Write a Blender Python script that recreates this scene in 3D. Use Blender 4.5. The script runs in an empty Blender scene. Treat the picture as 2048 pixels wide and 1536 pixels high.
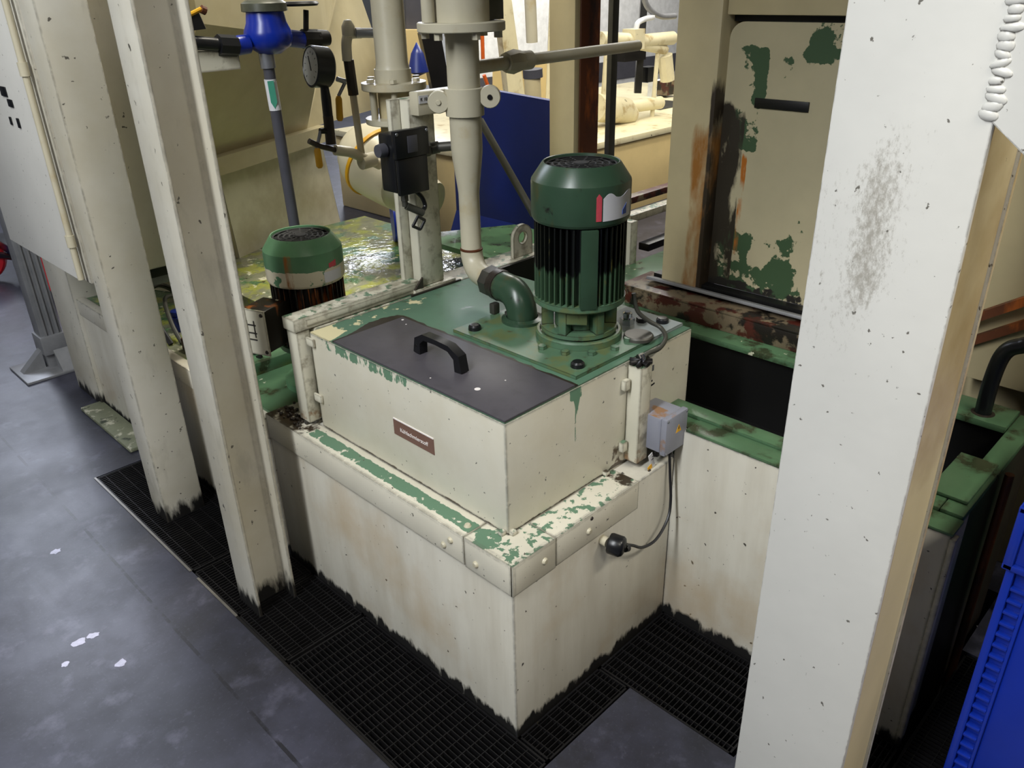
import bpy, bmesh, math, random
from mathutils import Vector, Matrix, Quaternion
random.seed(7)
C = bpy.context.scene.collection
PI = math.pi

# ------------------------------------------------------------------ camera, world, lights, exposure
CAM = Vector((-0.93559, -0.95571, 1.6))
RIGHT = Vector((0.70194, -0.71189, -0.02217)).normalized()
DOWN = Vector((-0.33229, -0.29979, -0.89426)).normalized()
FWD = Vector((0.62997, 0.63508, -0.44699)).normalized()
FPX = 1614.7
cd = bpy.data.cameras.new('camera'); cam = bpy.data.objects.new('camera', cd); C.objects.link(cam)
cd.sensor_width = 36.0; cd.lens = FPX / 2048 * 36.0; cd.clip_start = 0.05; cd.clip_end = 100
cam.matrix_world = Matrix(((RIGHT.x, -DOWN.x, -FWD.x, CAM.x), (RIGHT.y, -DOWN.y, -FWD.y, CAM.y), (RIGHT.z, -DOWN.z, -FWD.z, CAM.z), (0, 0, 0, 1)))
bpy.context.scene.camera = cam
vs = bpy.context.scene.view_settings
vs.view_transform = 'Standard'; vs.look = 'None'; vs.gamma = 1.0; vs.use_curve_mapping = False; vs.exposure = 0.0
w = bpy.data.worlds.new('world'); bpy.context.scene.world = w; w.use_nodes = True
w.node_tree.nodes['Background'].inputs[0].default_value = (0.74, 0.70, 0.60, 1); w.node_tree.nodes['Background'].inputs[1].default_value = 0.34

def area(name, loc, target, sx, sy, power, col=(1, 1, 1)):
    l = bpy.data.lights.new(name, 'AREA'); l.shape = 'RECTANGLE'; l.size = sx; l.size_y = sy; l.energy = power; l.color = col
    o = bpy.data.objects.new(name, l); C.objects.link(o); o.location = loc
    o.rotation_euler = (Vector(target) - Vector(loc)).to_track_quat('-Z', 'Y').to_euler(); return o
area('tube_lights_aisle', (-2.6, -0.2, 4.6), (0.1, 0.2, 0.3), 0.5, 5.0, 400, (0.95, 0.98, 1.0))
area('tube_lights_front', (0.2, -3.4, 4.6), (0.2, 0.0, 0.3), 4.0, 0.5, 215, (1.0, 0.94, 0.82))
area('tube_lights_left_end', (0.55, 8.0, 4.4), (0.3, 7.0, 0.0), 0.7, 6.0, 200, (0.80, 0.86, 1.0))
area('tube_lights_hall', (5.4, 3.3, 4.4), (5.2, 3.3, 0.0), 5.0, 0.9, 330, (1.0, 0.97, 0.90))
area('tube_lights_far', (8.0, 11.5, 4.15), (5.5, 8.0, 0.5), 3.4, 0.8, 300, (0.86, 0.90, 1.0))
area('fill_light_far_bed', (3.9, -0.6, 4.5), (4.2, 3.0, 0.3), 2.0, 0.4, 110, (1.0, 0.93, 0.78))  # added fill light, brightens the front of the far machine bed
area('fill_light_chute', (1.15, 1.50, 3.9), (1.25, 2.4, 0.6), 0.9, 0.2, 110, (1.0, 0.93, 0.78))  # added fill light that brightens the hopper chute

# ------------------------------------------------------------------ materials
def lin(c):
    r = []
    for v in c:
        v = v / 255.0
        r.append(v / 12.92 if v <= 0.04045 else ((v + 0.055) / 1.055) ** 2.4)
    return (r[0], r[1], r[2], 1.0)

class Mat:
    """procedural material: base colour and stacked layers of peel, rust, stain"""
    def __init__(s, name, base, rough=0.45, metal=0.0, var=0.0, vscale=3.0, spec=0.5, coat=0.0):
        s.m = bpy.data.materials.new(name); s.m.use_nodes = True; s.n = s.m.node_tree; s.b = s.n.nodes['Principled BSDF']
        s.b.inputs['Roughness'].default_value = rough; s.b.inputs['Metallic'].default_value = metal
        s.b.inputs['Specular IOR Level'].default_value = spec; s.b.inputs['Coat Weight'].default_value = coat
        g = s.n.nodes.new('ShaderNodeNewGeometry'); s.pos = g.outputs['Position']; s.nrm = g.outputs['Normal']
        s.sep = s.n.nodes.new('ShaderNodeSeparateXYZ'); s.n.links.new(s.pos, s.sep.inputs[0])
        s.rough = None; s.r0 = rough
        rgb = s.n.nodes.new('ShaderNodeRGB'); rgb.outputs[0].default_value = lin(base); s.col = rgb.outputs[0]
        if var:
            d = tuple(max(0, v * (1 - var)) for v in base)
            s.layer(d, scale=vscale, bias=0.0, hard=0.22, detail=4)
    def math(s, op, a, b=None, c=None):
        n = s.n.nodes.new('ShaderNodeMath'); n.operation = op
        for i, v in enumerate((a, b, c)):
            if v is None: continue
            if isinstance(v, (int, float)): n.inputs[i].default_value = v
            else: s.n.links.new(v, n.inputs[i])
        return n.outputs[0]
    def noise(s, scale, detail=6, rough=0.6, stretch=(1, 1, 1), off=0.0):
        mp = s.n.nodes.new('ShaderNodeMapping'); mp.inputs['Scale'].default_value = stretch; mp.inputs['Location'].default_value = (off, off * .7, off * .3)
        s.n.links.new(s.pos, mp.inputs[0])
        t = s.n.nodes.new('ShaderNodeTexNoise'); t.inputs['Scale'].default_value = scale; t.inputs['Detail'].default_value = detail; t.inputs['Roughness'].default_value = rough
        s.n.links.new(mp.outputs[0], t.inputs['Vector']); return t.outputs['Fac']
    def window(s, reg):
        """reg: dict of axis -> (lo, hi, softness), and 'k' strength"""
        v = None
        for ax in 'xyz':
            if ax in reg:
                lo, hi, so = reg[ax]; p = s.sep.outputs['xyz'.index(ax)]
                for e0, e1 in ((lo - so, lo), (hi + so, hi)):
                    if abs(e0) > 90: continue
                    mr = s.n.nodes.new('ShaderNodeMapRange'); mr.interpolation_type = 'SMOOTHSTEP'
                    mr.inputs['From Min'].default_value = e0; mr.inputs['From Max'].default_value = e1
                    s.n.links.new(p, mr.inputs['Value']); v = mr.outputs[0] if v is None else s.math('MULTIPLY', v, mr.outputs[0])
        if 'n' in reg:     # only surfaces turned along an axis
            ax, sg = reg['n']
            sp = s.n.nodes.new('ShaderNodeSeparateXYZ'); s.n.links.new(s.nrm, sp.inputs[0])
            q = s.math('GREATER_THAN', s.math('MULTIPLY', sp.outputs['xyz'.index(ax)], sg), 0.6); v = q if v is None else s.math('MULTIPLY', v, q)
        return s.math('MULTIPLY', v, reg.get('k', 1.0))
    def layer(s, col, scale=8, bias=-0.1, regions=(), hard=0.01, detail=8, nrough=0.62, stretch=(1, 1, 1), off=0.0, rough=None, mask=None, amount=1.0):
        nz = s.noise(scale, detail, nrough, stretch, off)
        v = s.math('ADD', nz, bias)
        for r in regions: v = s.math('ADD', v, s.window(r))
        mr = s.n.nodes.new('ShaderNodeMapRange'); mr.inputs['From Min'].default_value = 0.5 - hard; mr.inputs['From Max'].default_value = 0.5 + hard
        s.n.links.new(v, mr.inputs['Value']); f = mr.outputs[0]
        if amount != 1.0: f = s.math('MULTIPLY', f, amount)
        s.mix(f, col, rough); return s
    def mix(s, f, col, rough=None):
        mx = s.n.nodes.new('ShaderNodeMix'); mx.data_type = 'RGBA'
        s.n.links.new(f, mx.inputs[0]); s.n.links.new(s.col, mx.inputs[6]); mx.inputs[7].default_value = lin(col); s.col = mx.outputs[2]
        if rough is not None:
            mr = s.n.nodes.new('ShaderNodeMix'); s.n.links.new(f, mr.inputs[0])
            if s.rough is None: mr.inputs[2].default_value = s.r0
            else: s.n.links.new(s.rough, mr.inputs[2])
            mr.inputs[3].default_value = rough; s.rough = mr.outputs[0]
    def edge(s, col, radius=0.004, scale=40, bias=0.0):
        bv = s.n.nodes.new('ShaderNodeBevel'); bv.samples = 4; bv.inputs['Radius'].default_value = radius
        d = s.n.nodes.new('ShaderNodeVectorMath'); d.operation = 'DOT_PRODUCT'
        s.n.links.new(bv.outputs[0], d.inputs[0]); s.n.links.new(s.nrm, d.inputs[1])
        e = s.math('SUBTRACT', 1.0, d.outputs['Value']); nz = s.noise(scale, 5, 0.65)
        v = s.math('MULTIPLY', e, s.math('MULTIPLY', s.math('ADD', nz, bias - 0.28), 5.0))
        mr = s.n.nodes.new('ShaderNodeMapRange'); mr.inputs['From Min'].default_value = 0.09; mr.inputs['From Max'].default_value = 0.16
        s.n.links.new(v, mr.inputs['Value']); s.mix(mr.outputs[0], col); return s
    def bump(s, scale=60, strength=0.1, dist=0.002, detail=4, stretch=(1, 1, 1)):
        b = s.n.nodes.new('ShaderNodeBump'); b.inputs['Strength'].default_value = strength; b.inputs['Distance'].default_value = dist
        s.n.links.new(s.noise(scale, detail, 0.5, stretch), b.inputs['Height']); s.n.links.new(b.outputs[0], s.b.inputs['Normal']); return s
    def done(s):
        s.n.links.new(s.col, s.b.inputs['Base Color'])
        if s.rough is not None: s.n.links.new(s.rough, s.b.inputs['Roughness'])
        return s.m

CR = (204, 200, 187); GRN = (92, 124, 100); DGRN = (52, 84, 62); DARK = (46, 44, 40); OIL = (22, 21, 20); RUST = (112, 62, 26); YG = (132, 134, 66)
M = {}
def simple(name, col, rough=0.5, metal=0.0, var=0.12, vs_=14, **k):
    M[name] = Mat(name, col, rough, metal, var, vs_, **k).done(); return M[name]
FLOORDIRT = [dict(z=(-99, 0.0, 0.06), k=0.24)]
# cream paint of the beams and tank bodies
M['cream'] = (Mat('cream_paint', CR, 0.42, var=0.06, vscale=4).layer((170, 160, 132), 2.2, -0.06, hard=0.12, amount=0.5)
    .layer((88, 84, 76), 55, -0.205, hard=0.01, nrough=0.5, detail=4).layer((150, 146, 134), 9, -0.14, stretch=(1, 1, .35), hard=0.06, amount=0.5)
    .layer(OIL, 22, -0.33, regions=[dict(z=(-99, -0.01, 0.13), k=0.50)], hard=0.09, rough=0.6, stretch=(1, 1, .25)).edge((70, 66, 58), 0.010, 45, 0.0).bump(90, 0.06).done())
M['pillar'] = (Mat('pillar_paint', (220, 218, 211), 0.38, var=0.04, vscale=4)
    .layer((150, 144, 132), 150, -0.42, regions=[dict(z=(1.12, 1.34, 0.12), y=(-0.53, -0.46, 0.07), n=('x', -1), k=0.27), dict(z=(1.22, 1.42, 0.1), y=(-0.60, -0.55, 0.05), n=('x', -1), k=0.23)], hard=0.10, amount=0.8, nrough=0.8, detail=8, stretch=(1, 1, .5))
    .layer((110, 106, 98), 75, -0.205, hard=0.015, detail=4, nrough=0.5).layer((176, 172, 162), 24, -0.19, hard=0.02, detail=8, nrough=.75, off=7)
    .layer((172, 146, 92), 3, -0.6, regions=[dict(z=(0.75, 3.0, 0.7), n=('y', -1), x=(0.18, 0.40, 0.004), k=0.75)], hard=0.14, amount=0.85)  # tan tone on faces turned along y, denser upwards
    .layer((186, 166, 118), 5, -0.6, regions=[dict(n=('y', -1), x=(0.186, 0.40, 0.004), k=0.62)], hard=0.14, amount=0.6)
    .edge((92, 88, 84), 0.004, 60, 0.0).bump(45, 0.12, 0.003).done())
M['pillarside'] = (Mat('pillar_side_tan', (206, 192, 152), 0.42, var=0.06, vscale=5).layer((150, 122, 70), 2.5, -0.6, regions=[dict(z=(1.0, 3.0, 0.5), k=0.66)], hard=0.14, amount=0.8).layer((110, 96, 62), 12, -0.22, hard=0.05, amount=0.7).layer((70, 60, 44), 60, -0.26, hard=0.01, detail=3).done())  # tan tone of the web, browner towards the top
M['tank'] = (Mat('tank_paint', CR, 0.42, var=0.05, vscale=5).layer((164, 156, 138), 12, -0.06, stretch=(1, 1, .12), hard=0.14, amount=0.45)
    .layer((70, 66, 60), 60, -0.205, hard=0.01, nrough=0.5, detail=4).layer((92, 112, 100), 34, -0.30, regions=[dict(z=(-99, 0.0, 0.09), k=0.16)], hard=0.02, stretch=(1, 1, .3))
    .layer((176, 150, 110), 2.5, -0.12, hard=0.1, amount=0.5).layer(OIL, 30, -0.34, regions=[dict(z=(-99, 0.0, 0.065), k=0.52)], hard=0.08, rough=0.6, stretch=(1, 1, .3)).edge((56, 58, 62), 0.012, 60, 0.02).bump(90, 0.06).done())
M['band'] = (Mat('band_paint', (212, 207, 190), 0.42, var=0.05, vscale=6)
    .layer(GRN, 38, -0.6, regions=[dict(n=('z', 1), x=(0.018, 0.040, 0.022), y=(0.16, 0.78, 0.06), k=0.74), dict(n=('z', 1), y=(-0.05, 0.14, 0.03), x=(-.05, .07, .02), k=0.05), dict(n=('z', 1), x=(-0.05, 0.60, 0.02), y=(-0.05, 0.12, 0.02), k=0.55)], hard=0.008, rough=0.5)
    .layer((52, 42, 30), 22, -0.5, regions=[dict(n=('z', 1), y=(0.82, 1.2, 0.08), k=0.54), dict(n=('z', 1), x=(0.40, 1, 0.03), k=0.50)], hard=0.05).layer((76, 72, 64), 70, -0.19, hard=0.01, detail=4).edge((84, 82, 74), 0.010, 60, 0.02).done())
M['housing'] = (Mat('housing_paint', (210, 206, 190), 0.40, var=0.05, vscale=5).layer((186, 176, 148), 3, -0.05, hard=0.14, amount=0.5)
    .layer(GRN, 30, -0.5, regions=[dict(n=('x', -1), z=(0.77, 0.80, 0.035), y=(0.40, 0.72, 0.12), k=0.52)], hard=0.01, stretch=(1, 1, .4), rough=0.5)
    .layer(GRN, 20, -0.5, regions=[dict(n=('y', -1), z=(0.66, 0.80, 0.08), x=(0.288, 0.296, 0.008), k=0.56), dict(n=('y', -1), z=(0.765, 0.80, 0.03), x=(0.27, 0.305, 0.02), k=0.56)], hard=0.01, stretch=(1, 1, .25))
    .layer((84, 84, 78), 62, -0.185, hard=0.01, detail=4).layer((74, 58, 38), 40, -0.6, regions=[dict(z=(0.50, 0.512, 0.012), k=0.64), dict(n=('y', -1), x=(0.435, 0.455, 0.02), z=(0.5, 0.56, 0.05), k=0.62)], hard=0.06)
    .edge((62, 68, 64), 0.013, 70, 0.06).bump(90, 0.05).done())
M['deck'] = (Mat('deck_green', (86, 120, 98), 0.5, spec=0.35, var=0.12, vscale=6).layer((210, 200, 160), 24, -0.6, regions=[dict(x=(0.0, 0.43, 0.05), y=(0.735, 0.80, 0.03), k=0.52), dict(x=(0.0, 0.10, 0.04), y=(0.70, 0.8, 0.02), k=0.5)], hard=0.01)
    .layer((60, 64, 44), 20, -0.16, hard=0.05, amount=0.7, rough=0.2).edge((60, 66, 52), 0.004, 40, 0.02).done())
M['plate'] = (Mat('plate_green', (86, 118, 92), 0.38, spec=0.4, var=0.15, vscale=9).layer((104, 104, 54), 14, -0.04, hard=0.05, amount=0.55).layer((64, 46, 28), 22, -0.15, hard=0.04, amount=0.8)
    .layer((150, 156, 160), 5, -0.6, regions=[dict(x=(0.60, 1, 0.03), y=(-1, 0.26, 0.05), k=0.7)], hard=0.05, amount=0.8, rough=0.12).edge((40, 40, 30), 0.004, 40, 0.05).done())
M['motor'] = (Mat('motor_green', (50, 74, 56), 0.30, var=0.18, vscale=9).layer((74, 66, 36), 16, -0.13, hard=0.06, amount=0.6, stretch=(1, 1, .4)).layer((30, 32, 28), 26, -0.17, hard=0.03).done())
M['fins'] = (Mat('oily_fins', (13, 17, 14), 0.35, var=0.3, vscale=20).layer((66, 92, 68), 30, -0.62, regions=[dict(z=(0.8, 0.93, 0.10), k=0.55), dict(z=(0.8, 1.3, 0.01), k=0.40)], hard=0.03, stretch=(1, 1, .15), amount=0.8).layer((96, 88, 40), 40, -0.16, hard=0.03, stretch=(1, 1, .3)).done())
M['motor_peel'] = (Mat('peeling_motor_green', (92, 134, 98), 0.30, var=0.15, vscale=9).layer((204, 196, 172), 18, -0.22, regions=[dict(z=(0.80, 0.878, 0.012), k=0.32)], hard=0.01)
    .layer((150, 92, 32), 14, -0.6, regions=[dict(x=(0.14, 0.152, 0.008), z=(0.5, 0.93, 0.02), y=(-9, 1.05, 0.03), k=0.55)], hard=0.05, stretch=(1, 1, .2)).layer((40, 40, 34), 40, -0.21, hard=0.01).done())
M['fins_rust'] = (Mat('rusty_fins', (26, 22, 18), 0.35, var=0.3, vscale=20).layer((120, 66, 24), 26, -0.09, hard=0.03, stretch=(1, 1, .15)).layer((190, 180, 150), 30, -0.19, hard=0.02, stretch=(1, 1, .2)).done())
M['channel'] = (Mat('channel_paint', (206, 202, 184), 0.42, var=0.05, vscale=8).layer(GRN, 30, -0.6, regions=[dict(n=('z', 1), k=0.56)], hard=0.02).layer((96, 84, 62), 26, -0.6, regions=[dict(n=('z', 1), k=0.56), dict(n=('y', -1), k=0.53)], hard=0.08, amount=0.6, off=3)
    .layer((136, 92, 44), 30, -0.6, regions=[dict(z=(-9, 0.54, 0.06), k=0.56)], hard=0.06, amount=0.8).edge((84, 74, 56), 0.010, 50, 0.05).done())
M['pipe'] = (Mat('pipe_paint', (192, 185, 162), 0.38, var=0.06, vscale=8).layer((172, 150, 104), 8, -0.12, hard=0.06, amount=0.5).layer((100, 70, 40), 46, -0.29, hard=0.01).done())
M['rustycream'] = (Mat('rust_stained_cream', (196, 182, 144), 0.45, var=0.08, vscale=5).layer((150, 100, 44), 8, -0.6, regions=[dict(x=(1.0, 1.45, 0.01), y=(0.375, 0.425, 0.045), z=(0.5, 1.12, 0.25), k=0.64)], hard=0.08, stretch=(1, 1, .3)).layer((52, 42, 30), 7, -0.62, regions=[dict(x=(1.0, 1.45, 0.01), y=(0.30, 0.382, 0.02), z=(0.4, 1.25, 0.25), k=0.70)], hard=0.06, stretch=(1, 1, .3))
    .layer((60, 50, 34), 40, -0.25, hard=0.01).done())
M['doorpeel'] = (Mat('peeling_door_paint', (186, 176, 144), 0.45, var=0.06, vscale=6)
    .layer((58, 82, 54), 9, -0.235, regions=[dict(z=(0.5, 0.84, 0.14), k=0.24), dict(y=(0.26, 0.33, 0.03), z=(1.15, 1.40, 0.05), k=0.26), dict(z=(1.28, 1.38, 0.05), y=(0.03, 0.25, 0.05), k=0.17), dict(z=(1.42, 1.5, 0.05), y=(-0.1, 0.12, 0.05), k=0.17)], hard=0.006, rough=0.5, off=2.3)
    .layer((44, 38, 28), 12, -0.6, regions=[dict(y=(0.30, 0.5, 0.02), z=(0.4, 1.22, 0.12), k=0.66)], hard=0.05, stretch=(1, 1, .3)).layer((168, 98, 28), 16, -0.62, regions=[dict(y=(0.280, 0.292, 0.012), z=(0.82, 1.10, 0.08), k=0.62)], hard=0.05, stretch=(1, 1, .3))
    .layer((34, 32, 28), 16, -0.6, regions=[dict(z=(0.5, 0.72, 0.03), k=0.62)], hard=0.03).layer((44, 50, 40), 44, -0.25, hard=0.01).done())
M['rim'] = (Mat('rim_green', (80, 114, 82), 0.34, var=0.15, vscale=8).layer((44, 44, 28), 12, -0.07, hard=0.05, rough=0.25, amount=0.85).layer((196, 196, 170), 22, -0.19, hard=0.01, off=4).edge((40, 44, 34), 0.003, 40, 0.02).done())
M['riser'] = (Mat('riser_paint', (120, 106, 84), 0.4, var=0.2, vscale=10).layer((70, 30, 22), 12, -0.01, hard=0.02).layer((26, 22, 18), 10, -0.05, hard=0.03, off=5).done())
M['wetdeck'] = (Mat('wet_deck', (132, 134, 110), 0.10, var=0.2, vscale=8).layer((150, 156, 62), 9, -0.02, hard=0.05, amount=0.8, rough=0.14).layer((70, 104, 70), 7, -0.04, hard=0.03, off=3, rough=0.2).layer((206, 204, 180), 20, -0.14, hard=0.02, off=6).layer((50, 44, 30), 22, -0.15, hard=0.03, off=8).bump(26, 0.5, 0.01).done())
M['hopper'] = (Mat('hopper_paint', (196, 186, 152), 0.45, var=0.1, vscale=3).layer((150, 136, 92), 2.5, -0.04, hard=0.15, amount=0.5).layer((70, 64, 44), 30, -0.29, hard=0.02).layer((150, 84, 36), 18, -0.27, hard=0.02).done())
M['hopper_low'] = (Mat('hopper_chute_paint', (212, 205, 180), 0.45, var=0.08, vscale=4).layer((170, 158, 122), 4, -0.06, hard=0.1, amount=0.6).layer((64, 84, 56), 30, -0.26, hard=0.02, stretch=(1, 1, .4)).layer((80, 70, 50), 34, -0.27, hard=0.02, off=4).edge((40, 36, 26), 0.006, 30, 0.05).done())
M['lid'] = (Mat('lid_grey', (80, 77, 83), 0.45, spec=0.35, var=0.1, vscale=7).layer((64, 62, 66), 30, -0.1, hard=0.1, amount=0.5).layer((150, 148, 146), 60, -0.26, hard=0.01).edge((40, 44, 42), 0.003, 50, 0.0).done())
M['floor'] = (Mat('painted_concrete', (46, 47, 57), 0.36, var=0.18, vscale=2.0).layer((72, 73, 90), 2.2, -0.02, hard=0.14, amount=0.6, rough=0.32, detail=8).layer((34, 34, 42), 4.5, -0.03, hard=0.10, amount=0.6, off=3, rough=0.42, detail=8, nrough=.7)
    .layer((30, 29, 38), 7, -0.10, hard=0.07, amount=0.6, stretch=(1, .12, 1), off=9).layer((98, 98, 116), 9, -0.14, hard=0.07, amount=0.45, off=5)
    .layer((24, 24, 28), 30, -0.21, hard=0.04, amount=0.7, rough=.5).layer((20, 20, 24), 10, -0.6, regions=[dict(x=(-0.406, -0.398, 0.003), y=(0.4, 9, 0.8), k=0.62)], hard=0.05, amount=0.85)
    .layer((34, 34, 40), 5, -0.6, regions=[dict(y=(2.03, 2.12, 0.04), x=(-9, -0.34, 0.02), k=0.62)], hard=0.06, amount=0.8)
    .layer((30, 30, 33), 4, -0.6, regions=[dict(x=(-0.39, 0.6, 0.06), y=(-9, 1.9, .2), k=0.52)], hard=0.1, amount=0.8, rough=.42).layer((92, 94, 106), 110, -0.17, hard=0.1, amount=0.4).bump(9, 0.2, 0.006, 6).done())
M['glint_pale'] = simple('painted_glint', (176, 176, 200), 0.35, var=0.15, vs_=60)  # pale colour for light glints painted on the floor
M['grate'] = (Mat('grating_steel', (40, 39, 41), 0.36, 0.6, var=0.3, vscale=20).layer((84, 84, 90), 60, -0.22, hard=0.02, rough=0.2).layer((66, 60, 40), 24, -0.2, hard=0.03).done())
M['pit'] = simple('pit_sludge', (10, 10, 10), 0.7)
M['steel'] = simple('galvanised_steel', (150, 152, 158), 0.38, 0.7)
M['trim'] = simple('worn_steel_trim', (150, 146, 140), 0.35, 0.8)
M['chrome'] = simple('chrome', (210, 212, 220), 0.1, 1.0, 0.0)
M['alu'] = simple('anodised_aluminium', (140, 141, 144), 0.42, 0.3)
M['black'] = simple('black_plastic', (20, 21, 24), 0.32)
M['blackmetal'] = simple('black_metal', (28, 26, 26), 0.4, 0.3, 0.3)
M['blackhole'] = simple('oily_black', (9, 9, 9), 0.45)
M['rubber'] = simple('rubber_cable', (26, 26, 30), 0.4)
M['darkpipe'] = simple('dark_grey_pipe', (72, 72, 80), 0.4)
M['fitting'] = simple('fitting_brown_steel', (74, 66, 60), 0.4, 0.5, 0.3)
M['hexgrey'] = simple('grey_hex_steel', (92, 90, 84), 0.42, 0.6, 0.25)
M['blue'] = simple('blue_plastic', (10, 42, 150), 0.35, var=0.1, vs_=5)
M['bluebin'] = simple('blue_painted_steel', (12, 34, 110), 0.4, var=0.12, vs_=5)
M['bluemeter'] = simple('blue_casting', (12, 42, 150), 0.3)
M['yellow'] = simple('yellow_grip', (216, 160, 24), 0.45)
M['white'] = simple('white_label', (206, 206, 210), 0.5, var=0.04)
M['grille'] = simple('grille_black', (20, 20, 20), 0.75)
M['dialgrey'] = simple('gauge_dial', (170, 170, 164), 0.4, var=0.06)
M['text'] = simple('white_print', (232, 226, 222), 0.5, var=0.0)
M['brownlabel'] = simple('brown_label', (118, 88, 76), 0.5, var=0.06)
M['redprint'] = simple('red_print', (200, 72, 84), 0.5, var=0.1, vs_=60)
M['tealprint'] = simple('teal_print', (60, 140, 116), 0.5, var=0.05)
M['blueprint'] = simple('blue_print', (60, 90, 170), 0.5)
M['warn'] = simple('warning_yellow', (226, 168, 20), 0.5, var=0.05)
M['blackprint'] = simple('black_print', (24, 24, 28), 0.5, var=0.0)
M['jbox'] = (Mat('junction_box_grey', (136, 138, 150), 0.45, var=0.06, vscale=10).layer((138, 98, 54), 26, -0.6, regions=[dict(n=('z', 1), x=(0.50, 0.555, 0.02), k=0.58), dict(n=('x', -1), y=(-0.03, -0.005, 0.004), k=0.54)], hard=0.06, amount=0.85).done())
M['red'] = simple('red_wheel', (176, 22, 34), 0.4)
M['rust'] = (Mat('rusted_steel', (92, 46, 16), 0.55, var=0.25, vscale=6).layer((150, 78, 22), 14, -0.08, hard=0.06, stretch=(1, 1, .3)).layer((40, 22, 12), 10, -0.08, hard=0.05, off=4, stretch=(1, 1, .3)).done())
M['oldsteel'] = simple('old_dark_steel', (74, 74, 66), 0.5, 0.2, 0.2)
M['meterdirty'] = (Mat('dirty_glass_cover', (82, 84, 70), 0.35, var=0.3, vscale=30).done())
M['bright'] = (Mat('far_cream', (222, 212, 176), 0.35, var=0.12, vscale=4).layer((150, 120, 60), 8, -0.12, hard=0.05, amount=0.6).layer((60, 50, 34), 20, -0.19, hard=0.03).done())
M['farwhite'] = simple('far_white', (220, 222, 226), 0.4)
M['beige'] = simple('beige_machine_side', (206, 184, 132), 0.5, var=0.08, vs_=3)
M['wallm'] = simple('wall_paint', (84, 87, 90), 0.7, var=0.08, vs_=2)
M['ceilm'] = simple('ceiling_paint', (160, 160, 158), 0.8, var=0.06, vs_=2)
M['orange'] = simple('orange_plastic', (214, 96, 30), 0.45)
M['basefoot'] = (Mat('foot_plate_paint', (118, 122, 100), 0.5, var=0.15, vscale=12).layer((170, 168, 150), 20, -0.1, hard=0.03).layer((50, 56, 44), 20, -0.13, hard=0.03, off=3).done())
M['debris'] = simple('oily_debris', (52, 44, 34), 0.5, 0.1, 0.4, 40)

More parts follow.
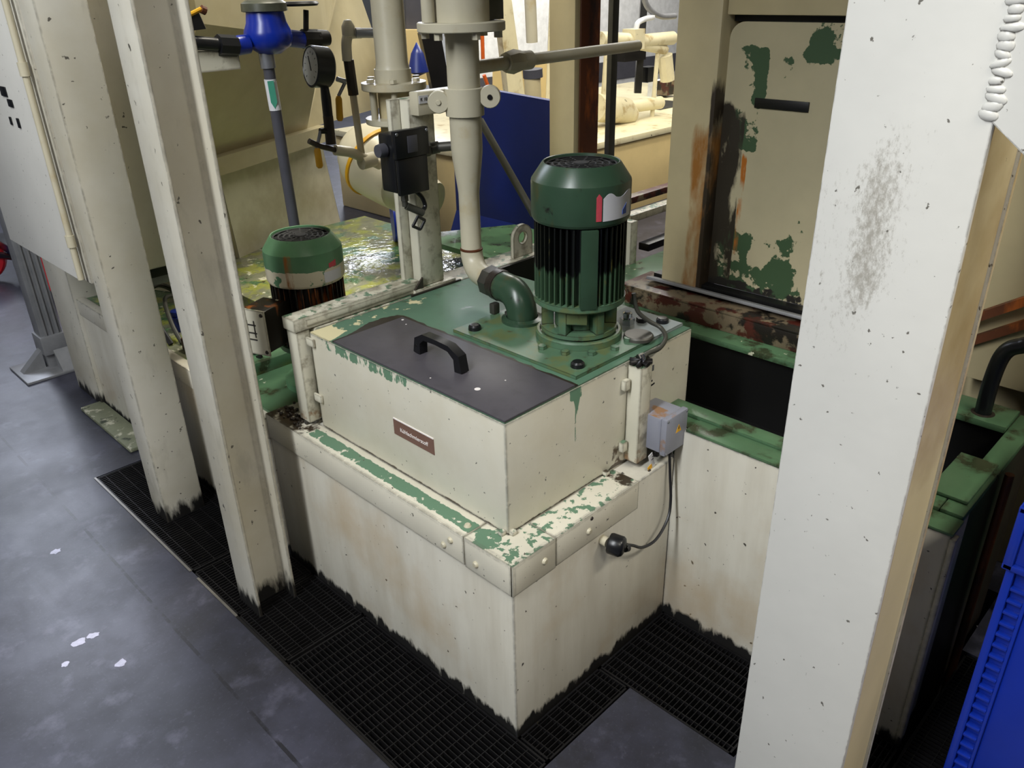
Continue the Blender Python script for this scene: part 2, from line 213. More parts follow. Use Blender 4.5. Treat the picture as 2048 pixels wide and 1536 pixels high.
# ------------------------------------------------------------------ mesh helpers
class MB:
    def __init__(s): s.bm = bmesh.new()
    def _join(s, b):
        me = bpy.data.meshes.new('t'); b.to_mesh(me); b.free(); s.bm.from_mesh(me); bpy.data.meshes.remove(me)
    def box(s, x0, x1, y0, y1, z0, z1, bev=0.0, rot=0.0, seg=2):
        b = bmesh.new(); bmesh.ops.create_cube(b, size=1)
        bmesh.ops.scale(b, vec=(x1 - x0, y1 - y0, z1 - z0), verts=b.verts)
        if bev: bmesh.ops.bevel(b, geom=b.edges[:], offset=bev, segments=seg, profile=0.5, affect='EDGES')
        if rot: bmesh.ops.rotate(b, cent=(0, 0, 0), matrix=Matrix.Rotation(rot, 3, 'Z'), verts=b.verts)
        bmesh.ops.translate(b, vec=((x0 + x1) / 2, (y0 + y1) / 2, (z0 + z1) / 2), verts=b.verts); s._join(b); return s
    def obox(s, c, size, mat3, bev=0.0):
        b = bmesh.new(); bmesh.ops.create_cube(b, size=1); bmesh.ops.scale(b, vec=size, verts=b.verts)
        if bev: bmesh.ops.bevel(b, geom=b.edges[:], offset=bev, segments=2, profile=0.5, affect='EDGES')
        bmesh.ops.transform(b, matrix=Matrix.Translation(c) @ mat3.to_4x4(), verts=b.verts); s._join(b); return s
    def cyl(s, p0, p1, r, r2=None, seg=28, cap=True):
        return s.sweep([p0, p1], [r, r if r2 is None else r2], seg, cap)
    def sweep(s, pts, r, seg=20, cap=True):
        pts = [Vector(p) for p in pts]; n = len(pts)
        rr = r if isinstance(r, (list, tuple)) else [r] * n
        b = bmesh.new(); rings = []; up = None
        for i, p in enumerate(pts):
            if i == 0: t = pts[1] - p
            elif i == n - 1: t = p - pts[-2]
            else: t = (pts[i + 1] - p).normalized() + (p - pts[i - 1]).normalized()
            if t.length < 1e-9: t = pts[min(i + 1, n - 1)] - pts[i - 1]
            t.normalize()
            if up is None:
                up = Vector((0, 0, 1)) if abs(t.z) < 0.9 else Vector((1, 0, 0))
            a = up - t * up.dot(t)
            if a.length < 1e-4: a = t.orthogonal()
            a.normalize(); up = a; c = t.cross(a)
            rings.append([b.verts.new(p + (a * math.cos(2 * PI * k / seg) + c * math.sin(2 * PI * k / seg)) * rr[i]) for k in range(seg)])
        for i in range(n - 1):
            for k in range(seg):
                b.faces.new((rings[i][k], rings[i][(k + 1) % seg], rings[i + 1][(k + 1) % seg], rings[i + 1][k]))
        if cap: b.faces.new(rings[0][::-1]); b.faces.new(rings[-1])
        bmesh.ops.recalc_face_normals(b, faces=b.faces[:]); s._join(b); return s
    def lathe(s, c, prof, seg=48, axis='z'):
        b = bmesh.new(); rings = []
        for r, z in prof:
            if r < 1e-6: rings.append([b.verts.new((0, 0, z))])
            else: rings.append([b.verts.new((r * math.cos(2 * PI * k / seg), r * math.sin(2 * PI * k / seg), z)) for k in range(seg)])
        for A, B_ in zip(rings, rings[1:]):
            for k in range(seg):
                k2 = (k + 1) % seg
                if len(A) == 1 and len(B_) == 1: continue
                if len(A) == 1: b.faces.new((A[0], B_[k], B_[k2]))
                elif len(B_) == 1: b.faces.new((A[k], A[k2], B_[0]))
                else: b.faces.new((A[k], A[k2], B_[k2], B_[k]))
        bmesh.ops.recalc_face_normals(b, faces=b.faces[:])
        if isinstance(axis, Vector): q = Vector((0, 0, 1)).rotation_difference(axis.normalized()).to_matrix().to_4x4()
        elif axis == 'x': q = Matrix.Rotation(PI / 2, 4, 'Y')
        elif axis == 'y': q = Matrix.Rotation(PI / 2, 4, 'X')
        else: q = Matrix.Identity(4)
        bmesh.ops.transform(b, matrix=Matrix.Translation(c) @ q, verts=b.verts); s._join(b); return s
    def hexbolt(s, c, r, h, axis='z', rot=0.0):
        b = bmesh.new(); vs0 = [b.verts.new((r * math.cos(PI / 3 * k + rot), r * math.sin(PI / 3 * k + rot), 0)) for k in range(6)]
        vs1 = [b.verts.new((v.co.x, v.co.y, h)) for v in vs0]
        b.faces.new(vs0[::-1]); b.faces.new(vs1)
        for k in range(6): b.faces.new((vs0[k], vs0[(k + 1) % 6], vs1[(k + 1) % 6], vs1[k]))
        ax = {'z': Vector((0, 0, 1)), 'x': Vector((-1, 0, 0)), 'y': Vector((0, -1, 0))}.get(axis, axis) if isinstance(axis, str) else axis
        q = Vector((0, 0, 1)).rotation_difference(ax).to_matrix().to_4x4()
        bmesh.ops.transform(b, matrix=Matrix.Translation(c) @ q, verts=b.verts); s._join(b); return s
    def prism(s, pts, d):
        """closed polygon of 3D points, pushed along vector d"""
        b = bmesh.new(); d = Vector(d); a = [b.verts.new(p) for p in pts]; e = [b.verts.new(Vector(p) + d) for p in pts]; n = len(a)
        b.faces.new(a); b.faces.new(e[::-1])
        for k in range(n): b.faces.new((a[k], a[(k + 1) % n], e[(k + 1) % n], e[k]))
        bmesh.ops.recalc_face_normals(b, faces=b.faces[:]); s._join(b); return s
    def build(s, name, mat, parent=None, angle=35):
        me = bpy.data.meshes.new(name); bm = s.bm
        xs = [v.co for v in bm.verts]; lo = Vector((min(v.x for v in xs), min(v.y for v in xs), min(v.z for v in xs))); hi = Vector((max(v.x for v in xs), max(v.y for v in xs), max(v.z for v in xs)))
        o0 = Vector(((lo.x + hi.x) / 2, (lo.y + hi.y) / 2, lo.z)); bmesh.ops.translate(bm, vec=-o0, verts=bm.verts)
        bm.to_mesh(me); bm.free(); me.materials.append(mat)
        for p in me.polygons: p.use_smooth = True
        me.set_sharp_from_angle(angle=math.radians(angle))
        o = bpy.data.objects.new(name, me); C.objects.link(o); o.location = o0
        if parent is not None:
            o.parent = parent; off = Vector(parent.location); q = parent.parent
            while q is not None: off += Vector(q.location); q = q.parent
            o.location = o0 - off
        return o
def tag(o, label=None, cat=None, group=None, kind=None):
    if label: o['label'] = label
    if cat: o['category'] = cat
    if group: o['group'] = group
    if kind: o['kind'] = kind
    return o
def thing(name, label, cat, loc, group=None):
    o = bpy.data.objects.new(name, None); C.objects.link(o); o.location = loc; o.empty_display_size = 0.05
    return tag(o, label, cat, group)
def B(name, mat, parent, *a, **k): return MB().box(*a, **k).build(name, M[mat], parent)
def struct(o): o['kind'] = 'structure'; return o
def text(body, size, mat, parent, origin, xdir, ydir, name='lettering', depth=0.0004, align='CENTER'):
    cu = bpy.data.curves.new(name, 'FONT'); cu.body = body; cu.size = size; cu.extrude = depth; cu.align_x = align; cu.align_y = 'CENTER'
    o = bpy.data.objects.new('tmp_text', cu); C.objects.link(o)
    dg = bpy.context.evaluated_depsgraph_get(); me = bpy.data.meshes.new_from_object(o.evaluated_get(dg)); bpy.data.objects.remove(o)
    xd = Vector(xdir).normalized(); yd = Vector(ydir).normalized(); zd = xd.cross(yd)
    mt = Matrix(((xd.x, yd.x, zd.x, origin[0]), (xd.y, yd.y, zd.y, origin[1]), (xd.z, yd.z, zd.z, origin[2]), (0, 0, 0, 1)))
    mb = MB(); me.transform(mt); mb.bm.from_mesh(me); return mb.build(name, M[mat], parent)

# ------------------------------------------------------------------ the setting
fl = MB()
Z0 = -0.12
for (x0, x1, y0, y1) in ((-6, -0.255, -6, 12), (-0.255, 0.30, -6, -0.105), (0.30, 0.345, -6, -0.40), (0.345, 1.0, -6, -1.2), (1.0, 12, -6, -0.66), (-0.255, 12, 1.915, 12), (1.3, 12, -0.66, 1.915)):
    fl.box(x0, x1, y0, y1, Z0 - 0.02, 0.0)
struct(fl.build('floor', M['floor']))
struct(B('trim_1', 'pit', None, -0.255, 1.3, -1.2, 1.915, Z0 - 0.04, Z0 - 0.021))
struct(B('wall_back', 'wallm', None, -6, 12, 11.8, 12, 0, 5)); struct(B('wall_right', 'wallm', None, 11.8, 12, -6, 12, 0, 5))
struct(B('wall_front', 'wallm', None, -6, 12, -6.2, -6, 0, 5)); struct(B('wall_left', 'wallm', None, -6.2, -6, -6, 12, 0, 5))
struct(B('ceiling', 'ceilm', None, -6, 12, -6, 12, 5.0, 5.1))
random.seed(21)
for (x, y, a_, b_, lb_) in ((-.609, 1.086, .020, .010, 'larger left one of two close bright painted glints on the aisle floor'), (-.572, 1.085, .016, .008, 'right one of two close bright painted glints on the aisle floor'), (-.512, 1.560, .018, .008, 'painted glint on the aisle floor farthest back, level with the box-section post'), (-.665, 1.030, .010, .006, 'small painted glint on the aisle floor just below the bright pair'), (-.560, .925, .014, .009, 'painted glint on the aisle floor nearest to the photo bottom')):
    k_ = 14; ph = [random.uniform(.7, 1.2) for _ in range(k_)]
    tag(MB().prism([(x + a_ * ph[i_] * math.cos(2 * PI * i_ / k_), y + b_ * 1.6 * ph[i_] * math.sin(2 * PI * i_ / k_), .0002) for i_ in range(k_)], (0, 0, .0006)).build('floor_glint', M['glint_pale']), lb_, 'glint', 'painted glints on the aisle floor')  # thin pale patches standing in for specular glints on the floor
# thin steel edging along the pit
struct(B('trim_2', 'trim', None, -0.262, -0.255, 1.145, 1.91, -0.03, 0.004)); struct(B('trim_3', 'trim', None, -0.262, -0.255, 0.86, 1.10, -0.03, 0.003)); struct(B('trim_4', 'blackmetal', None, -0.262, -0.255, -0.1, 0.86, -0.03, 0.002))

def grating(label, x0, x1, y0, y1, dense='x', pd=0.0125, pl=0.034, t=0.0022, frame=0.005, zt=-0.001):
    r = thing('floor_grating', label, 'grating', ((x0 + x1) / 2, (y0 + y1) / 2, -0.03), 'floor gratings around the tank')
    f = MB(); h = 0.03
    for a in ((x0, x1, y0, y0 + frame), (x0, x1, y1 - frame, y1), (x0, x0 + frame, y0, y1), (x1 - frame, x1, y0, y1)): f.box(*a, zt - h, zt)
    f.build('frame', M['grate'], r)
    g = MB()
    def bars(lo, hi, step): 
        n = max(2, round((hi - lo) / step)); return [lo + (hi - lo) * (i + 0.5) / n for i in range(n)]
    if dense == 'x':     # closely spaced bars run along x
        for y in bars(y0 + frame, y1 - frame, pd): g.box(x0, x1, y - t / 2, y + t / 2, zt - h + .004, zt - 0.0005)
        for x in bars(x0 + frame, x1 - frame, pl): g.box(x - t / 2, x + t / 2, y0, y1, zt - 0.012, zt - 0.001)
    else:
        for x in bars(x0 + frame, x1 - frame, pd): g.box(x - t / 2, x + t / 2, y0, y1, zt - h + .004, zt - 0.0005)
        for y in bars(y0 + frame, y1 - frame, pl): g.box(x0, x1, y - t / 2, y + t / 2, zt - 0.012, zt - 0.001)
    g.build('bars', M['grate'], r); return r
grating('dark grating panel under the farther box-section post on the left', -0.253, -0.003, 1.145, 1.91, 'x', pl=0.05)
grating('short dark grating panel between the two left posts, ending at the nearer I-beam', -0.253, -0.003, 0.865, 1.135, 'x', pl=0.036)
grating('dark grating panel under the nearer left I-beam post', -0.253, -0.003, 0.608, 0.860, 'x', pl=0.036)
grating('dark grating panel with wide slots along the front of the cream tank, lower middle', -0.253, -0.003, -0.10, 0.598, 'y', pd=0.0135, pl=0.034)
grating('narrow dark grating strip along the right foot of the cream tank', 0.002, 0.298, -0.10, -0.005, 'x', pl=0.034)
grating('dark grating panel in the corner between tank and machine wall', 0.302, 0.585, -0.39, -0.005, 'x', pl=0.036)
grating('dark grating panel behind the big white pillar', 0.349, 0.585, -0.66, -0.40, 'x', pl=0.036)
grating('dark grating panel at lower right beside the blue crate', 0.349, 0.99, -1.19, -0.67, 'y', pl=0.036)

# ------------------------------------------------------------------ coolant tank (lower body) with its rim band
t = thing('coolant_tank', 'large cream lower tank with a green peeling rim standing on the floor gratings', 'tank', (0.3, 0.5, Z0))
B('tank_body', 'tank', t, 0.0, 0.588, 0.0, 0.99, Z0, 0.504, bev=0.003)
m = MB()     # front rim, an L bent over the edge
m.box(-0.006, 0.0, 0.147, 0.985, 0.431, 0.510, bev=0.0015); m.box(-0.004, 0.066, 0.147, 0.985, 0.504, 0.510, bev=0.0015); m.build('rim_strip', M['band'], t)
m = MB(); m.box(-0.007, 0.0, -0.006, 0.143, 0.429, 0.5105, bev=0.0015); m.box(-0.007, 0.129, -0.007, 0.0, 0.429, 0.5105, bev=0.0015)
m.prism([(-0.006, -0.006, 0.505), (-0.006, 0.143, 0.505), (0.066, 0.143, 0.505), (0.066, 0.076, 0.505), (0.129, 0.076, 0.505), (0.129, -0.006, 0.505)], (0, 0, 0.0057)); m.build('rim_corner', M['band'], t)
m = MB(); m.box(0.131, 0.432, -0.006, 0.0, 0.431, 0.510, bev=0.0015); m.box(0.131, 0.432, -0.005, 0.076, 0.504, 0.510, bev=0.0015); m.build('rim_strip', M['band'], t)
for (x, y, z, ax) in ((-0.007, 0.215, 0.452, 'x'), (-0.007, 0.190, 0.478, 'x'), (-0.008, 0.107, 0.456, 'x'), (0.092, -0.008, 0.470, 'y'), (0.243, -0.007, 0.466, 'y')):
    MB().lathe((x, y, z), [(0, 0.006), (0.005, 0.005), (0.008, 0.0), (0.0085, -0.001)] if ax == 'q' else [(0, 0.005), (0.0055, 0.0045), (0.008, 0.0015), (0.0085, -0.001)], 16, Vector((-1, 0, 0)) if ax == 'x' else Vector((0, -1, 0))).build('bolt', M['pipe'], t)
MB().lathe((0.028, 0.168, 0.510), [(0, 0.006), (0.006, 0.005), (0.009, 0.0)], 16).build('bolt', M['pipe'], t)
MB().lathe((0.252, -0.0065, 0.497), [(0, 0.003), (0.004, 0.002), (0.005, 0)], 12, Vector((0, -1, 0))).build('bolt', M['fitting'], t)
MB().cyl((0.30, 0.0, 0.408), (0.30, -0.018, 0.408), 0.012).build('socket', M['pipe'], t)

# ------------------------------------------------------------------ upper housing, its lid and label
h = thing('pump_housing', 'cream sheet metal box with green top that sits on the lower tank under the motor', 'housing', (0.4, 0.45, 0.51))
B('housing_shell', 'housing', h, 0.066, 0.745, 0.077, 0.800, 0.5105, 0.788, bev=0.002)
B('top_deck', 'deck', h, 0.067, 0.742, 0.079, 0.799, 0.788, 0.7915, bev=0.001)
for (x0, x1, y0, y1, z) in ((0.058, 0.066, 0.806, 0.824, 0.765), (0.058, 0.066, 0.806, 0.824, 0.60)): B('bracket_tab', 'channel', h, x0, x1, y0 - .03, y1 - .012, z - 0.012, z + 0.012, bev=0.003)
for (x, z) in ((0.452, 0.735), (0.452, 0.565)): B('bracket_tab', 'channel', h, x, x + 0.02, 0.062, 0.077, z - 0.014, z + 0.014, bev=0.003)
for (x, y) in ((0.075, 0.071), (0.058, 0.088), (0.40, 0.071)): B('bracket_tab', 'band', h, x - .008, x + .008, y - .007, y + .007, 0.5108, 0.522, bev=0.003)
# brown name plate
lb = B('name_plate', 'brownlabel', h, 0.0645, 0.0662, 0.314, 0.464, 0.6175, 0.6595); lb['label'] = 'brown name plate with white lettering'
B('plate_border', 'text', lb, 0.0642, 0.0662, 0.314, 0.464, 0.6595, 0.6625)
text('Kühlschmierstoff', 0.0152, 'text', lb, (0.0642, 0.387, 0.6375), (0, -1, 0), (0, 0, 1))
for (x, z, wd, hh) in ((0.535, 0.735, 0.03, 0.016), ): B('sticker', 'steel', h, x, x + wd + .02, 0.0762, 0.077, z - hh / 2, z + hh / 2)
for (x, z) in ((0.50, 0.695), (0.51, 0.684)): MB().obox((x + .04, 0.0766, z), (0.085, 0.0006, 0.0045), Matrix.Rotation(-0.12, 3, 'Y')).build('scratch_mark', M['blackprint'], h)
lid = thing('access_lid', 'dark grey rectangular lid with black handle lying on the housing top', 'lid', (0.18, 0.39, 0.7915))
B('lid_panel', 'lid', lid, 0.0665, 0.287, 0.0785, 0.690, 0.7920, 0.7965, bev=0.001)
m = MB(); random.seed(3); pts = []
for i in range(31): pts.append((0.2875 + 0.010 + random.uniform(-0.003, 0.004), 0.0785 + i * (0.62 / 30), 0.7918))
for i in range(25): pts.append((0.29 - i * (0.222 / 24), 0.700 + 0.014 + 0.016 * math.sin(i * 0.22) + random.uniform(-0.003, 0.003), 0.7918))
pts += [(0.0675, 0.689, 0.7918), (0.286, 0.689, 0.7918), (0.286, 0.0785, 0.7918)]
m.prism(pts, (0, 0, 0.0022)); m.build('sealant_bead', M['debris'], lid)
hd = MB(); hp = [(0.172, 0.474, 0.797), (0.171, 0.468, 0.832), (0.170, 0.445, 0.847), (0.168, 0.398, 0.849), (0.166, 0.350, 0.847), (0.165, 0.322, 0.832), (0.164, 0.316, 0.797)]
def flatsweep(mb, pts, wx, thick, bev=0.003):
    """a flat bar of width wx bent through the points of a plane x ~ const"""
    up = []; dn = []
    for i, p in enumerate(pts):
        p = Vector(p); a = Vector(pts[max(i - 1, 0)]); b_ = Vector(pts[min(i + 1, len(pts) - 1)]); tt = (b_ - a).normalized(); nn = Vector((0, -tt.z, tt.y)) * -1
        th = thick[i] if isinstance(thick, (list, tuple)) else thick
        up.append(p + nn * th / 2); dn.append(p - nn * th / 2)
    loop = up + dn[::-1]; mb.prism([(q.x - wx / 2, q.y, q.z) for q in loop], (wx, 0, 0))
flatsweep(hd, hp, 0.024, [0.024, 0.022, 0.015, 0.013, 0.015, 0.022, 0.024]); hdo = hd.build('handle', M['black'], lid)
for y in (0.474, 0.317): MB().lathe((0.160, y, 0.818), [(0, 0.001), (0.004, 0.001), (0.0045, 0)], 12, Vector((-1, 0, 0))).build('screw', M['blackmetal'], hdo)
for (x, y, r) in ((0.128, 0.225, 0.007), (0.094, 0.345, 0.002), (0.274, 0.672, 0.0035), (0.26, 0.64, 0.002), (0.20, 0.21, 0.002)): MB().lathe((x, y, 0.7965), [(0, 0.0006), (r, 0.0003), (r, 0)], 14).build('paint_spot', M['text'], lid)

# ------------------------------------------------------------------ main pump and motor
MX, MY = 0.505, 0.254
def motor_body(r, cx, cy, z0, zf0, zf1, zc, R, mg, mf, mc, fins=44):
    m = MB(); m.lathe((cx, cy, 0), [(0, zf0), (R * .80, zf0), (R * .82, zf0 + .01), (R * .82, zf1), (0, zf1)], 40)
    for k in range(fins):
        a = 2 * PI * k / fins; ca, sa = math.cos(a), math.sin(a); d = R * .885; L = R * .19
        m.obox((cx + ca * d, cy + sa * d, (zf0 + zf1) / 2), (L, 0.0035, zf1 - zf0 - 0.01), Matrix.Rotation(a, 3, 'Z'))
    fo = m.build('finned_body', M[mf], r)
    c = MB(); c.lathe((cx, cy, 0), [(R * .9, zf1 - .004), (R * 1.0, zf1 - .002), (R * 1.03, zf1 + .004), (R * 1.04, zf1 + .01), (R * 1.04, zc - .044), (R * 1.03, zc - .038), (R * .81, zc - .002), (R * .79, zc), (R * .765, zc - .001), (R * .755, zc - .007)], 56)
    cv = c.build('fan_cover', M[mc], r, 18)
    g = MB(); g.lathe((cx, cy, 0), [(0, zc - .012), (R * .76, zc - .012), (R * .76, zc - .008)], 40)
    for q in range(1, 6): g.lathe((cx, cy, 0), [(R * .14 * q, zc - .007), (R * .14 * q + .003, zc - .0055), (R * .14 * q + .006, zc - .007)], 36)
    for q in range(6):
        a = PI / 6 * q; g.obox((cx, cy, zc - .0075), (R * 1.5, .004, .002), Matrix.Rotation(a, 3, 'Z'))
    g.lathe((cx, cy, 0), [(0, zc - .003), (R * .16, zc - .004), (R * .17, zc - .008)], 20); g.build('fan_grille', M['grille'], cv)
    return fo, cv
p = thing('coolant_pump', 'big green upright motor pump on the green housing top, centre', 'pump', (MX, MY, 0.7915))
m = MB(); m.prism([(0.315, 0.10, .7918), (0.315, 0.515, .7918), (0.738, 0.515, .7918), (0.738, 0.10, .7918)][::-1], (0, 0, 0.0085)); m.build('mounting_plate', M['plate'], p)
m = MB(); m.lathe((MX, MY, 0), [(0, .800), (.108, .800), (.108, .816), (.104, .820), (.098, .820), (.098, .812), (.088, .812), (.086, .822), (0, .822)], 48)
m.build('base_flange', M['plate'], p)
m = MB(); m.lathe((MX, MY, 0), [(.060, .82), (.060, .905)], 32); m.lathe((MX, MY, 0), [(0, .890), (.098, .890), (.112, .898), (.113, .912), (0, .912)], 44); m.lathe((MX, MY, 0), [(.095, .822), (.095, .832), (.08, .834), (0, .834)], 40)
for k in range(6):
    a = PI / 3 * k + 0.25; m.obox((MX + .078 * math.cos(a), MY + .078 * math.sin(a), .86), (.030, .022, .075), Matrix.Rotation(a, 3, 'Z'), bev=.002)
m.obox((MX - .085 * .8, MY - .085 * .6, .878), (.012, .05, .034), Matrix.Rotation(math.atan2(-.6, -.8), 3, 'Z'), bev=.002)
m.build('lantern', M['plate'], p)
motor_body(p, MX, MY, .80, .905, 1.102, 1.230, 0.112, 'motor', 'fins', 'motor')
m = MB(); a = math.atan2(-.72, -.70); a += 0.10
m.obox((MX + .108 * math.cos(a), MY + .108 * math.sin(a), 1.002), (.014, .040, .19), Matrix.Rotation(a, 3, 'Z'), bev=.003); m.build('cast_rib', M['motor'], p)
# label wrapped on the fan cover
def wrap(mb, cx, cy, R, a0, a1, z0, z1, n=14, top=None, th=.0008):
    b = bmesh.new(); rows = []
    for i in range(n + 1):
        a = a0 + (a1 - a0) * i / n; zt = z1 + (top(i / n) if top else 0)
        rows.append([b.verts.new((cx + rr * math.cos(a), cy + rr * math.sin(a), z)) for rr, z in ((R, z0), (R + th, z0), (R + th, zt), (R, zt))])
    for A, D in zip(rows, rows[1:]):
        for k in range(4): b.faces.new((A[k], D[k], D[(k + 1) % 4], A[(k + 1) % 4]))
    b.faces.new(rows[0]); b.faces.new(rows[-1][::-1]); bmesh.ops.recalc_face_normals(b, faces=b.faces[:]); mb._join(b)
Rr = .1168; va = math.atan2(CAM.y - MY, CAM.x - MX)
m = MB(); wrap(m, MX, MY, Rr, va + .30, va + .41, 1.117, 1.170, 6, lambda u: .008 * (1 - abs(2 * u - 1))); m.build('red_label', M['redprint'], p)['label'] = 'red rating sticker'
m = MB(); wrap(m, MX, MY, Rr, va + .44, va + 1.25, 1.116, 1.166, 20, lambda u: .010 * math.sin(u * 9) * (.4 if u > .3 else 1) + .006 * u); wl = m.build('white_label', M['white'], p); wl['label'] = 'torn white sticker on fan cover'
m = MB(); wrap(m, MX, MY, Rr + .0008, va + .92, va + 1.05, 1.124, 1.148, 6, lambda u: -.014 * (1 - u)); m.build('logo_print', M['blueprint'], wl)
for (x, y) in ((0.352, 0.473), (0.358, 0.132), (0.708, 0.143), (0.70, 0.48)):
    MB().lathe((x, y, .8003), [(.017, 0), (.016, .009), (.012, .013), (0, .014)], 20).build('cap_nut', M['black'], p)
for a in range(5):
    an = va - .75 + a * .5; MB().hexbolt((MX + .128 * math.cos(an), MY + .128 * math.sin(an), .8003), .011, .009, rot=a).build('bolt', M['plate'], p)
m = MB(); m.lathe((.585, .128, .8003), [(0, .010), (.034, .010), (.037, .007), (.038, 0)], 36); m.build('filler_cap', M['hexgrey'], p)
m = MB(); m.hexbolt((.640, .205, .8003), .019, .016); m.lathe((.640, .205, .816), [(.012, 0), (.012, .014), (.008, .018), (0, .018)], 20); m.build('plug', M['chrome'], p)['label'] = 'shiny chromed plug'
m = MB(); m.hexbolt((.675, .185, .8003), .014, .012); m.build('plug', M['blackmetal'], p)
# green discharge elbow
def arc(c, r, u, v, a0, a1, n=9): return [tuple(Vector(c) + Vector(u) * r * math.cos(a0 + (a1 - a0) * i / n) + Vector(v) * r * math.sin(a0 + (a1 - a0) * i / n)) for i in range(n + 1)]
EU = Vector((.17, .985, 0)).normalized()
ex = Vector((.478, .425, .800)); m = MB()
c0 = Vector((ex.x, ex.y, .815)) + EU * .055
m.sweep([tuple(ex)] + arc(c0, .055, -EU, (0, 0, 1), 0, PI / 2, 9) + [tuple(c0 + Vector((0, 0, .055)) + EU * .03)], .040, 28)
m.lathe((ex.x, ex.y, .800), [(.055, 0), (.055, .008), (.042, .012)], 32); m.build('discharge_elbow', M['motor'], p)
PE = c0 + Vector((0, 0, .055)) + EU * .028   # end of elbow
m = MB(); m.cyl(PE, PE + EU * .034, .040, seg=20); m.cyl(PE + EU * .004, PE + EU * .03, .0425, seg=12); m.build('nipple', M['fitting'], p)
m = MB(); m.box(.452, .475, .505, .523, .80, .83, bev=.003); m.hexbolt((.465, .462, .800), .011, .018); m.build('clamp_lug', M['hexgrey'], p)

# motor lead
cb = MB(); pts = [(.600, .160, .905), (.606, .150, .86), (.63, .13, .83), (.645, .105, .815), (.625, .075, .803), (.575, .057, .796), (.52, .055, .80), (.497, .055, .787)]
def smooth(pts, n=5):
    P = [Vector(q) for q in pts]; out = []
    for i in range(len(P) - 1):
        p0, p1, p2, p3 = P[max(i - 1, 0)], P[i], P[i + 1], P[min(i + 2, len(P) - 1)]
        for k in range(n):
            u = k / n; out.append(0.5 * ((2 * p1) + (-p0 + p2) * u + (2 * p0 - 5 * p1 + 4 * p2 - p3) * u * u + (-p0 + 3 * p1 - 3 * p2 + p3) * u ** 3))
    out.append(P[-1]); return [tuple(q) for q in out]
cb.sweep(smooth(pts), .0055, 12); tag(cb.build('motor_cable', M['oldsteel']), 'oily cable looping from the big motor down into the right-hand duct', 'cable')

# ------------------------------------------------------------------ cable ducts
d = thing('cable_duct', 'short upright cream duct with rusty foot on the right side of the upper housing', 'duct', (.497, .055, .515))
B('duct_body', 'channel', d, .476, .520, .036, .0755, .520, .782, bev=.003)
m = MB()
for q in range(7):
    a = q * .9; m.obox((.497 + .012 * math.cos(a), .055 + .010 * math.sin(a), .789), (.034, .012, .010), Matrix.Rotation(a, 3, 'Z') @ Matrix.Rotation(.5, 3, 'X'), bev=.002)
m.build('black_wrap', M['blackmetal'], d); MB().sweep([(.500, .050, .788), (.492, .045, .80), (.49, .05, .812)], .007, 10).build('cable_end', M['chrome'], d)
B('foot_bracket', 'rust', d, .492, .502, .045, .07, .5105, .521)
d = thing('cable_duct', 'L-shaped cream duct with peeling green top at the left end of the upper housing', 'duct', (.06, .85, .515))
B('upright', 'channel', d, .040, .080, .822, .872, .520, .790, bev=.003)
m = MB(); m.box(.034, .455, .818, .876, .7905, .826, bev=.003); m.build('top_run', M['channel'], d)
B('cover_strip', 'channel', d, .07, .44, .8165, .822, .800, .818, bev=.001)
m = MB()
for q in range(6): m.obox((.058 + .008 * math.cos(q), .845 + .012 * math.sin(q * 2), .5165), (.03, .010, .010), Matrix.Rotation(q * 1.1, 3, 'Z'), bev=.002)
m.build('foot_bracket', M['hexgrey'], d)
random.seed(31); dm = MB()
for q in range(70):
    x, y = random.uniform(.012, .085), random.uniform(.83, .975); rr = random.uniform(.002, .006)
    b = bmesh.new(); bmesh.ops.create_icosphere(b, subdivisions=1, radius=rr); bmesh.ops.translate(b, vec=(x, y, .5115 + rr * .4), verts=b.verts); dm._join(b)
o_ = dm.build('oily_debris', M['debris']); tag(o_, 'oily brown crumbs lying on the tank rim beside the nearer left post', 'debris', kind='stuff')
# rear beam of the housing with lifting lug
rb = thing('rear_beam', 'cream beam along the back of the upper housing with a round lifting eye', 'beam', (.8, .84, .70))
m = MB(); m.box(.092, 1.22, .812, .905, .66, .7885, bev=.003); m.build('beam_body', M['channel'], rb)
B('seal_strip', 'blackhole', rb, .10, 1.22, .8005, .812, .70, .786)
lug = MB(); n = 24; ri, ro, lx, lz = .020, .044, .905, .850
vsx = [(lx + ro * math.cos(PI * k / n), .84, lz + ro * math.sin(PI * k / n)) for k in range(n + 1)]
b = bmesh.new(); outer = [(lx + ro, .785 + .003)] + [(lx + ro * math.cos(PI * k / n), lz + ro * math.sin(PI * k / n)) for k in range(n + 1)] + [(lx - ro, .788)]
def ringplate(mb, outer, inner, y0, y1):
    b = bmesh.new(); fo = [b.verts.new((x, y0, z)) for x, z in outer]; fi = [b.verts.new((x, y0, z)) for x, z in inner]
    es = [b.edges.new((fo[k], fo[(k + 1) % len(fo)])) for k in range(len(fo))] + [b.edges.new((fi[k], fi[(k + 1) % len(fi)])) for k in range(len(fi))]
    bmesh.ops.triangle_fill(b, edges=es, use_beauty=True); r = bmesh.ops.extrude_face_region(b, geom=b.faces[:])
    bmesh.ops.translate(b, vec=(0, y1 - y0, 0), verts=[v for v in r['geom'] if isinstance(v, bmesh.types.BMVert)]); bmesh.ops.recalc_face_normals(b, faces=b.faces[:]); mb._join(b)
b.free(); ringplate(lug, outer, [(lx + ri * math.cos(2 * PI * k / n), lz + ri * math.sin(2 * PI * k / n)) for k in range(n)], .832, .846); lug.build('lifting_eye', M['channel'], rb)
B('stop_block', 'channel', rb, 1.155, 1.20, .825, .85, .789, .87, bev=.002)

